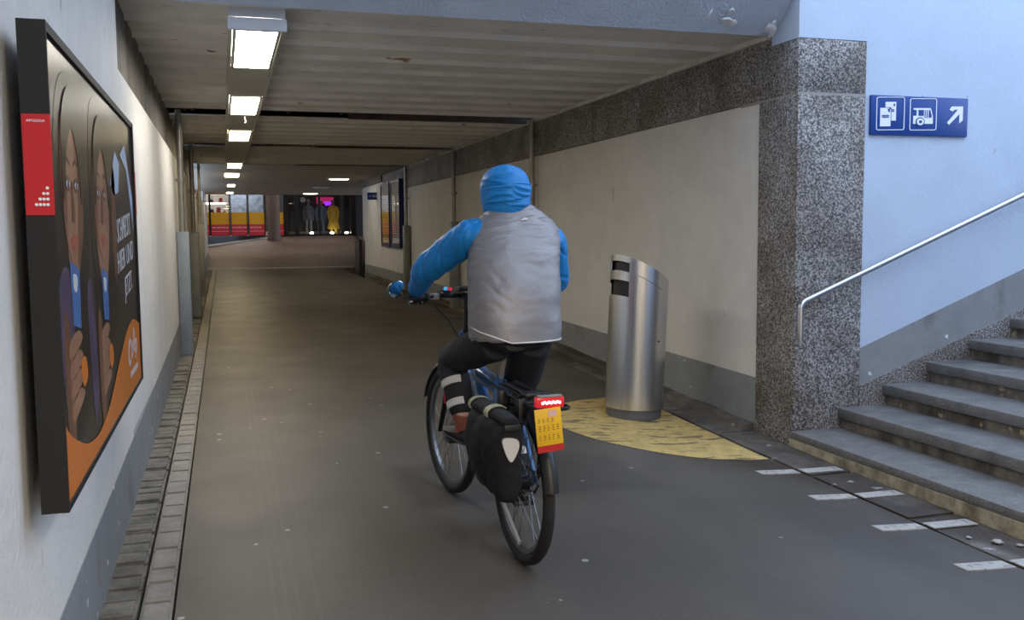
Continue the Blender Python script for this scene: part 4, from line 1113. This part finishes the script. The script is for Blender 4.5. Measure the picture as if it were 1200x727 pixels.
# ------------------------------------------------------------------ pannier on the left of the rack
PN = empty('pannier_bag', (1.208, 3.813, fz(1.208, 3.813)), radians(2.5), 'black pannier bag with pale reflective patches hanging left of the rear wheel', 'bag')
def sring(cx, cs, z, hx, hs, n=28, p=3.2):
    out = []
    for k in range(n):
        a = 2 * pi * k / n; c, s = cos(a), sin(a)
        out.append((cx + hx * math.copysign(abs(c) ** (2 / p), c), cs + hs * math.copysign(abs(s) ** (2 / p), s), z))
    return out
mb = MB()
mb.loft([sring(-.150, -.23, .365, .025, .06), sring(-.158, -.215, .38, .045, .10), sring(-.165, -.18, .44, .064, .155), sring(-.168, -.14, .52, .076, .205), sring(-.168, -.125, .60, .082, .23), sring(-.162, -.125, .67, .072, .225), sring(-.155, -.125, .705, .04, .20)])
fuse(mb, 'bag_body', M['black_matt'], PN, .010, 3, lambda c: .016 * noise.noise(Vector((c.x * 10, c.y * 9, c.z * 8))) + .006 * noise.noise(c * 26))
mb = MB(); mb.tube([(-.165, .11, .700), (-.172, .02, .708), (-.172, -.2, .704), (-.165, -.335, .695)], [.028, .034, .034, .028], 12, squash=(1.3, .8))
fuse(mb, 'rolled_top', M['black_matt'], PN, .008, 2, lambda c: .004 * noise.noise(c * 22))
mb = MB(); mb.loft([[(-.172 + .050 * cos(a), s, .706 + .034 * sin(a)) for a in [radians(q) for q in range(40, 215, 12)]] + [(-.172 + .046 * cos(a), s, .706 + .030 * sin(a)) for a in [radians(q) for q in range(208, 39, -12)]] for s in (-.20, -.155)], smooth=False)
bpart('reflective_strap', mb, M['reflect_y'], PN)
mb = MB(); mb.loft([[(-.172 + .050 * cos(a), s, .706 + .034 * sin(a)) for a in [radians(q) for q in range(40, 215, 12)]] + [(-.172 + .046 * cos(a), s, .706 + .030 * sin(a)) for a in [radians(q) for q in range(208, 39, -12)]] for s in (.035, .06)], smooth=False)
bpart('reflective_strap', mb, M['reflect_y'], PN)
mb = MB(); mb.prism(spline([(-.205, .635), (-.150, .632), (-.140, .60), (-.160, .555), (-.178, .545), (-.200, .59)]), 'y', -.359, -.346)
bpart('reflective_patch', mb, M['reflect'], PN)
mb = MB(); mb.box(-.20, -.13, -.362, -.346, .665, .69, .004); bpart('buckle', mb, M['black'], PN)
for s in (.02, -.22): bpart('hook', MB().box(-.098, -.062, s - .02, s + .02, .66, .765, .004), M['black'], PN)

# ------------------------------------------------------------------ cyclist
RD = empty('person', (1.208, 3.813, fz(1.208, 3.813)), radians(2.5), 'person in blue hooded jacket and grey vest riding a bicycle away', 'person')
V = Vector
SHL, ELL, WRL = V((-.105, .355, 1.428)), V((-.255, .585, 1.275)), V((-.268, .775, 1.155))
SHR, ELR, WRR = V((.282, .365, 1.395)), V((.375, .52, 1.20)), V((.292, .785, 1.150))
HPL, KNL, ANL = V((-.055, .20, .955)), V((-.135, .60, .815)), V((-.132, .425, .525))
HPR, KNR, ANR = V((.125, .20, .945)), V((.150, .50, .60)), V((.135, .33, .275))
def pl(pts, rads, seg=5):
    """smooth path with radii"""
    P = [V(p) for p in pts]; out, rr = [], []; n_ = len(P)
    for i in range(n_ - 1):
        a, b, c, d = P[max(i - 1, 0)], P[i], P[i + 1], P[min(i + 2, n_ - 1)]
        for k in range(seg):
            u = k / seg
            out.append(.5 * ((2 * b) + (c - a) * u + (2 * a - 5 * b + 4 * c - d) * u * u + (3 * b - a - 3 * c + d) * u ** 3)); rr.append(lerp(rads[i], rads[i + 1], u))
    return out + [P[-1]], rr + [rads[-1]]
def ering(cx, cs, z, hw, hd, n=32, p=2.35, sag=0.):
    out = []
    for k in range(n):
        a = 2 * pi * k / n; c, s = cos(a), sin(a)
        out.append(V((cx + hw * math.copysign(abs(c) ** (2 / p), c), cs + hd * math.copysign(abs(s) ** (2 / p), s), z)))
    return out
TOR = [(.94, .035, .175, .165, .125), (1.00, .036, .175, .185, .130), (1.10, .042, .19, .185, .128), (1.20, .05, .215, .182, .122), (1.30, .065, .25, .188, .118), (1.38, .08, .295, .190, .112), (1.43, .088, .325, .186, .10), (1.475, .094, .345, .15, .078), (1.51, .095, .36, .085, .066)]
HC = V((.070, .385, 1.63))          # head centre
HR = Matrix.Translation(HC) @ Matrix.Rotation(radians(4), 4, 'Z') @ Matrix.Rotation(radians(-4), 4, 'X')
# body: one continuous surface
mb = MB()
mb.loft([ering(c, s, z, w - .028, d - .022) for z, c, s, w, d in TOR])
mb.tube([(.095, .355, 1.47), (.085, .375, 1.56)], [.062, .058], 14)
hr = []
for (z, hw, hb, hf) in ((-.115, .035, .045, .085), (-.10, .050, .06, .095), (-.07, .064, .075, .098), (-.03, .072, .09, .096), (.01, .077, .098, .095), (.05, .078, .10, .092), (.085, .070, .088, .080), (.108, .048, .06, .055), (.118, .02, .025, .025)):
    hr.append([HR @ V((hw * cos(2 * pi * k / 24), (hf if sin(2 * pi * k / 24) > 0 else hb) * sin(2 * pi * k / 24), z)) for k in range(24)])
mb.loft(hr)
mb.loft([[HR @ V((w * cos(2 * pi * k / 8), y + w * .5 * sin(2 * pi * k / 8), z)) for k in range(8)] for z, w, y in ((.02, .008, .090), (-.01, .011, .100), (-.035, .016, .106), (-.045, .012, .098))])   # nose
for e in (-1, 1): mb.ball(tuple(HR @ V((e * .079, -.008, -.012))), (.010, .020, .032), 10, 7)
for S, E_, W_ in ((SHL, ELL, WRL), (SHR, ELR, WRR)):
    p, r = pl([S, S.lerp(E_, .5), E_, E_.lerp(W_, .5), W_], [.052, .046, .040, .036, .027]); mb.tube(p, r, 12)
for H, K, A in ((HPL, KNL, ANL), (HPR, KNR, ANR)):
    p, r = pl([H, H.lerp(K, .5), K, K.lerp(A, .4) + V((0, -.02, 0)), A], [.082, .070, .054, .050, .036]); mb.tube(p, r, 14)
fuse(mb, 'body', M['skin'], RD, .010, 3)
for e in (-1, 1):
    mb = MB(); mb.ball(tuple(HR @ V((e * .031, .089, .018))), (.014, .010, .009), 12, 8); mb.mi = 1
    mb.ball(tuple(HR @ V((e * .031, .097, .018))), (.006, .004, .006), 10, 6); mb.build('eye', [M['eye'], M['iris']], RD)
mb = MB(); mb.ball(tuple(HR @ V((0, .091, -.068))), (.024, .010, .008), 14, 7); mb.build('mouth', M['lip'], RD)
mb = MB(); mb.loft([[HR @ V((w * cos(a), d * sin(a) + .012, z)) for a in [radians(20 + 140 * k / 14) for k in range(15)]] + [HR @ V(((w - .006) * cos(a), (d - .006) * sin(a) + .012, z)) for a in [radians(160 - 140 * k / 14) for k in range(15)]] for z, w, d in ((.055, .082, .088), (.085, .075, .08), (.108, .052, .058))]); mb.build('hair', M['hair'], RD)
# jacket
def crease(p, w=.22):
    return max(0., 1 - abs(noise.noise(p)) / w)
def wr_j(c):
    a, b = (SHL, WRL) if c.x < .09 else (SHR, WRR)
    d = (b - a).normalized(); t = (c - a).dot(d); q = (c - a) - d * t
    p = V((t * 15 + q.z * 14 - q.x * 6, q.x * 12 + q.z * 9, q.y * 13 + (0 if c.x < .09 else 9)))
    return .0075 * noise.noise(p) - .0085 * crease(p * .85 + V((3, 1, 7)), .16) * (.4 + .6 * max(0., noise.noise(c * 9) + .5)) + .002 * noise.noise(c * 45)
mb = MB()
mb.loft([ering(c, s, z, w, d) for z, c, s, w, d in TOR[1:]])
p, r = pl([V((-.02, .335, 1.41)), SHL, SHL.lerp(ELL, .5), ELL, ELL.lerp(WRL, .55), WRL + V((0, .0, .004))], [.066, .080, .076, .070, .056, .042]); mb.tube(p, r, 16)
p, r = pl([V((.19, .34, 1.40)), SHR, SHR.lerp(ELR, .5), ELR, ELR.lerp(WRR, .55), WRR], [.066, .080, .074, .068, .056, .042]); mb.tube(p, r, 16)
fuse(mb, 'jacket', M['jacket'], RD, .0065, 5, wr_j)
# hood
mb = MB(); rings = []
for (z, hw, hb, hf, dx) in ((-.145, .088, .085, .06, .004), (-.115, .101, .105, .085, .002), (-.075, .113, .122, .095, 0), (-.03, .120, .130, .098, 0), (.015, .121, .132, .100, 0), (.055, .112, .124, .10, 0), (.088, .092, .104, .094, 0), (.112, .060, .072, .070, 0), (.124, .024, .03, .03, 0)):
    rings.append([HR @ V((dx + hw * cos(2 * pi * k / 32), (hf if sin(2 * pi * k / 32) > 0 else hb) * sin(2 * pi * k / 32), z)) for k in range(32)])
n32 = 32; keep = lambda i, k: not (1 <= i <= 6 and 4 <= k <= 11)     # leave the face opening
vv = [[mb.bm.verts.new(p) for p in r] for r in rings]
for i in range(len(rings) - 1):
    for k in range(n32):
        if keep(i, k):
            f = mb.bm.faces.new((vv[i][k], vv[i][(k + 1) % n32], vv[i + 1][(k + 1) % n32], vv[i + 1][k])); f.smooth = True
mb.bm.faces.new(vv[-1])
bmesh.ops.recalc_face_normals(mb.bm, faces=mb.bm.faces[:])
hood = mb.build('hood', M['jacket'], None)
md = hood.modifiers.new('s', 'SUBSURF'); md.levels = 3; md.render_levels = 3
md2 = hood.modifiers.new('t', 'SOLIDIFY'); md2.thickness = .006; md2.offset = -1
bpy.context.view_layer.update()
me = bpy.data.meshes.new_from_object(hood.evaluated_get(bpy.context.evaluated_depsgraph_get())); hood.modifiers.clear(); old = hood.data; hood.data = me; bpy.data.meshes.remove(old); me.name = 'hood'
nm = [v.normal.copy() for v in me.vertices]
HF = [(.004, .10, 0, .055, -.060), (-.004, -.16, .5, .06, .055), (-.028, .06, -1.2, .07, -.05), (-.030, -.10, .9, .06, .05), (-.052, .14, .6, .075, .0), (-.062, -.05, -.8, .05, -.07), (-.078, .08, .5, .07, .045), (.030, -.25, 0, .04, -.075), (.062, .35, 0, .05, -.055)]
for v, n_ in zip(me.vertices, nm):
    q = v.co - HC; f = 0.
    if q.y < .05:
        for z0, sl_, cv, half, x0 in HF:
            dx = q.x - x0; dz = q.z - (z0 + sl_ * dx + cv * dx * dx * 4)
            k = max(0., 1 - (dx / half) ** 2)
            f += k * (-.0075 * math.exp(-(dz / .0055) ** 2) + .0065 * math.exp(-((dz - .013) / .009) ** 2))
    v.co += n_ * (f + .004 * noise.noise(v.co * 18))
hood.parent = RD
for (za, nm_) in ((.024, 'hood_seam'),):
    mb = MB(); mb.tube([HR @ V((.1185 * cos(a), .1305 * sin(a), za)) for a in [radians(185 + 170 * k / 24) for k in range(25)]], .0022, 6); mb.build(nm_, M['jacket'], hood)
# vest
VT = [(.962, .038, .172, .200, .150), (1.05, .040, .182, .205, .150), (1.15, .046, .200, .206, .146), (1.25, .056, .235, .206, .141), (1.35, .075, .280, .207, .136), (1.41, .092, .314, .210, .126), (1.455, .100, .336, .204, .110), (1.492, .104, .350, .180, .094), (1.52, .104, .358, .148, .086), (1.545, .102, .366, .112, .082), (1.562, .098, .372, .085, .078)]
def wr_v(c):
    top = max(0, min(1, (c.z - 1.22) / .2)); low = 1 - top
    return -.0042 * top * crease(V((c.x * 9, c.y * 5, c.z * 48)), .3) + .004 * top * noise.noise(V((c.x * 14, c.y * 8, c.z * 40))) - .010 * max(0., 1 - abs(c.x + .06) / .09) * crease(V((c.x * 7 + 3, c.y * 3, (c.z + c.x * .5) * 15)), .12) * max(0., 1 - abs(c.z - 1.19) / .12) + .007 * low * noise.noise(V((c.x * 6, c.y * 6, c.z * 9))) + .002 * noise.noise(V((c.x * 20, c.y * 20, c.z * 30)))
mb = MB(); rings = []
VD = []
for i in range(len(VT) - 1):
    for k in range(12): VD.append(tuple(lerp(VT[i][q], VT[i + 1][q], k / 12) for q in range(5)))
VD.append(VT[-1])
for z, c, s, w, d in VD: rings.append(ering(c, s, z, w, d, 120))
for p in rings[0]:                               # hem dips at the back, rises over the left hip
    p.z += .030 * max(0, (p.y - .10) / .2) + .05 * max(0, min(1, (-.03 - p.x) / .13))
mb.loft(rings, cap=False)
v_ = mb.build('vest', M['vest'], None)
me = v_.data
nm = [v.normal.copy() for v in me.vertices]
for v, n_ in zip(me.vertices, nm): v.co += n_ * wr_v(v.co)
md = v_.modifiers.new('s', 'SOLIDIFY'); md.thickness = .006; md.offset = 1
bpy.context.view_layer.update()
me = bpy.data.meshes.new_from_object(v_.evaluated_get(bpy.context.evaluated_depsgraph_get())); old = v_.data; v_.modifiers.clear(); v_.data = me; bpy.data.meshes.remove(old); me.name = 'vest'
v_.parent = RD
mb = MB(); mb.tube([p + V((0, 0, .002)) + (p - V((.038, .172, p.z))).normalized() * .006 for p in rings[0]], .004, 6, loop=True); mb.build('hem_piping', M['hem'], v_)
mb = MB()
lx, ly, lz = .115, .246, 1.500
mb.prism([(lx - .018, lz - .004), (lx - .006, lz + .003), (lx + .004, lz + .007), (lx + .018, lz + .002), (lx + .010, lz - .004), (lx, lz - .001), (lx - .008, lz - .006)], 'y', ly, ly + .02); mb.build('logo', M['sign_white'], v_)
# trousers
mb = MB()
mb.loft([ering(c, s, z, w, d) for z, c, s, w, d in ((.925, .035, .18, .135, .10), (.95, .035, .178, .165, .128), (1.0, .036, .178, .182, .134), (1.06, .038, .185, .184, .134))])
p, r = pl([V((-.045, .17, .965)), HPL.lerp(KNL, .45) + V((0, 0, .004)), KNL, KNL.lerp(ANL, .45) + V((0, -.015, 0)), ANL + (KNL - ANL) * .18], [.098, .090, .074, .066, .052]); mb.tube(p, r, 18)
p, r = pl([V((.120, .18, .955)), HPR.lerp(KNR, .45), KNR, KNR.lerp(ANR, .45) + V((0, -.015, 0)), ANR + (KNR - ANR) * -.08], [.098, .090, .072, .064, .052]); mb.tube(p, r, 18)
tr = fuse(mb, 'trousers', M['trousers'], RD, .010, 4, lambda c: .005 * noise.noise(V((c.x * 12, c.y * 12, c.z * 18))))
for K, A in ((KNL, ANL), (KNR, ANR)):            # reflective tape round the shin
    for t0 in (.34, .66):
        c0 = K.lerp(A, t0) + V((0, -.013 if t0 < .5 else -.008, 0)); d = (A - K).normalized(); u = d.cross(V((1, 0, 0))).normalized(); w = u.cross(d)
        rr = .0745 if t0 < .5 else .066
        a0 = math.atan2(V((-.85, -.55, 0)).dot(w), V((-.85, -.55, 0)).dot(u)); ANG = [a0 + radians(-62 + 124 * k / 16) for k in range(17)]
        mb = MB(); mb.loft([[c0 + d * dz + (u * cos(a) + w * sin(a)) * rr for a in ANG] + [c0 + d * dz + (u * cos(a) + w * sin(a)) * (rr - .006) for a in ANG[::-1]] for dz in (-.018, .018)]); mb.build('reflective_band', M['reflect'], tr)
# socks and shoes
for K, A, ps, pz in ((KNL, ANL, BB.y + .17 * cos(CA), BB.z + .17 * sin(CA)), (KNR, ANR, BB.y - .17 * cos(CA), BB.z - .17 * sin(CA))):
    mb = MB(); d = (K - A).normalized(); mb.tube([A - d * .03, A, A + d * .10, A + d * .13], [.044, .042, .046, .047], 14); mb.build('sock', M['sock'], RD)
    e = -1 if A.x < 0 else 1
    zt = pz + .014; x0 = A.x; heel = A.y - .045; L_ = .275
    pitch = (A.z - .085 - zt) / max(.05, ps - A.y) if True else 0
    pitch = max(-.05, min(.45, pitch))
    sh = empty('shoe', (x0, heel, zt + pitch * (ps - heel)), 0, rot=(-math.atan(pitch), 0, radians(4 * -e))); sh.parent = RD
    mb = MB(); rings = []
    for (y, w, z0, h) in ((.0, .024, .012, .05), (.02, .034, .008, .082), (.06, .038, .006, .085), (.10, .038, .006, .070), (.15, .043, .006, .056), (.20, .046, .006, .046), (.245, .038, .008, .036), (.272, .018, .012, .026)):
        rings.append([(w * cos(2 * pi * k / 16) * (1 if sin(2 * pi * k / 16) < .2 else .82), y, z0 + (h - z0) * (.5 + .5 * sin(2 * pi * k / 16))) for k in range(16)])
    mb.loft(rings); mb.build('upper', M['shoe'], sh)
    mb = MB(); mb.loft([[(w * cos(2 * pi * k / 16), y, .006 + .009 * sin(2 * pi * k / 16)) for k in range(16)] for y, w in ((-.003, .024), (.02, .037), (.08, .039), (.15, .045), (.2, .048), (.245, .040), (.275, .018))]); mb.build('sole', M['sole'], sh)
# gloved hands closed round the grips
bpy.context.view_layer.update()
HBM = Matrix.Translation((.01, .84, 1.08)) @ Matrix.Rotation(ST, 4, 'Z')
for e, W_ in ((-1, WRL), (1, WRR)):
    g0 = HBM @ V((e * .225, -.036, .044)); g1 = HBM @ V((e * .325, -.054, .036)); ax = (g1 - g0).normalized()
    mid = g0.lerp(g1, .5); fwd = V((0, 1, 0)); fwd = (fwd - ax * fwd.dot(ax)).normalized(); up = ax.cross(fwd) if ax.cross(fwd).z > 0 else fwd.cross(ax)
    mb = MB()
    pal = []
    for t_, hw, hh in ((0, .030, .028), (.35, .038, .024), (.75, .044, .020), (1, .042, .017)):
        cpt = W_.lerp(mid + up * .026 + fwd * .012, t_); dd = (mid + up * .026 - W_).normalized(); q = dd.cross(ax).normalized()
        pal.append([cpt + ax * hw * cos(2 * pi * k / 14) + q * hh * sin(2 * pi * k / 14) for k in range(14)])
    mb.loft(pal)
    mb.tube([W_.lerp(mid, -.25), W_.lerp(mid, .15)], [.042, .036], 14)
    gl = fuse(mb, 'glove', M['glove'], RD, .006, 3)
    for i, (o_, ln, r_) in enumerate(((-.034, .95, .0105), (-.011, 1.05, .011), (.011, 1.0, .0105), (.032, .82, .0095))):
        b = mid + ax * o_ * 1.0
        pth = [b + up * (.026 * cos(a)) * 1.08 + fwd * (.028 * sin(a)) + up * .0 for a in [radians(q * ln) for q in (5, 35, 70, 105, 140, 175, 205)]]
        mb = MB(); mb.tube(pth, [r_ * 1.1, r_ * 1.08, r_, r_, r_ * .95, r_ * .9, r_ * .6], 10); mb.build('finger', M['glove'], gl)
    b = mid - ax * .045 + up * .012 - fwd * .012
    mb = MB(); mb.tube([W_.lerp(mid, .5) - ax * .028, b, mid - ax * .050 - fwd * .012 - up * .016, mid - ax * .046 + fwd * .008 - up * .026], [.013, .0125, .0115, .007], 10); mb.build('thumb', M['glove'], gl)
    if e < 0:
        mb = MB(); mb.box(-.009, .009, -.004, .004, -.004, .004, .002)
        mb.build('reflective_tab', M['reflect'], gl, loc=mid + ax * .052 - up * .012 - fwd * .012)

# ------------------------------------------------------------------ light and world
w = bpy.data.worlds.new('sky'); SC.world = w; w.use_nodes = True
bg = w.node_tree.nodes['Background']; bg.inputs[0].default_value = (.62, .76, 1.0, 1); bg.inputs[1].default_value = 3.5

SC.view_settings.view_transform = 'Standard'; SC.view_settings.look = 'None'
SC.view_settings.exposure = 0.; SC.view_settings.gamma = 1.; SC.view_settings.use_curve_mapping = False
SC.cycles.max_bounces = 8; SC.cycles.diffuse_bounces = 5; SC.cycles.transparent_max_bounces = 12
SC.cycles.use_denoising = True
SC.cycles.sample_clamp_indirect = 6
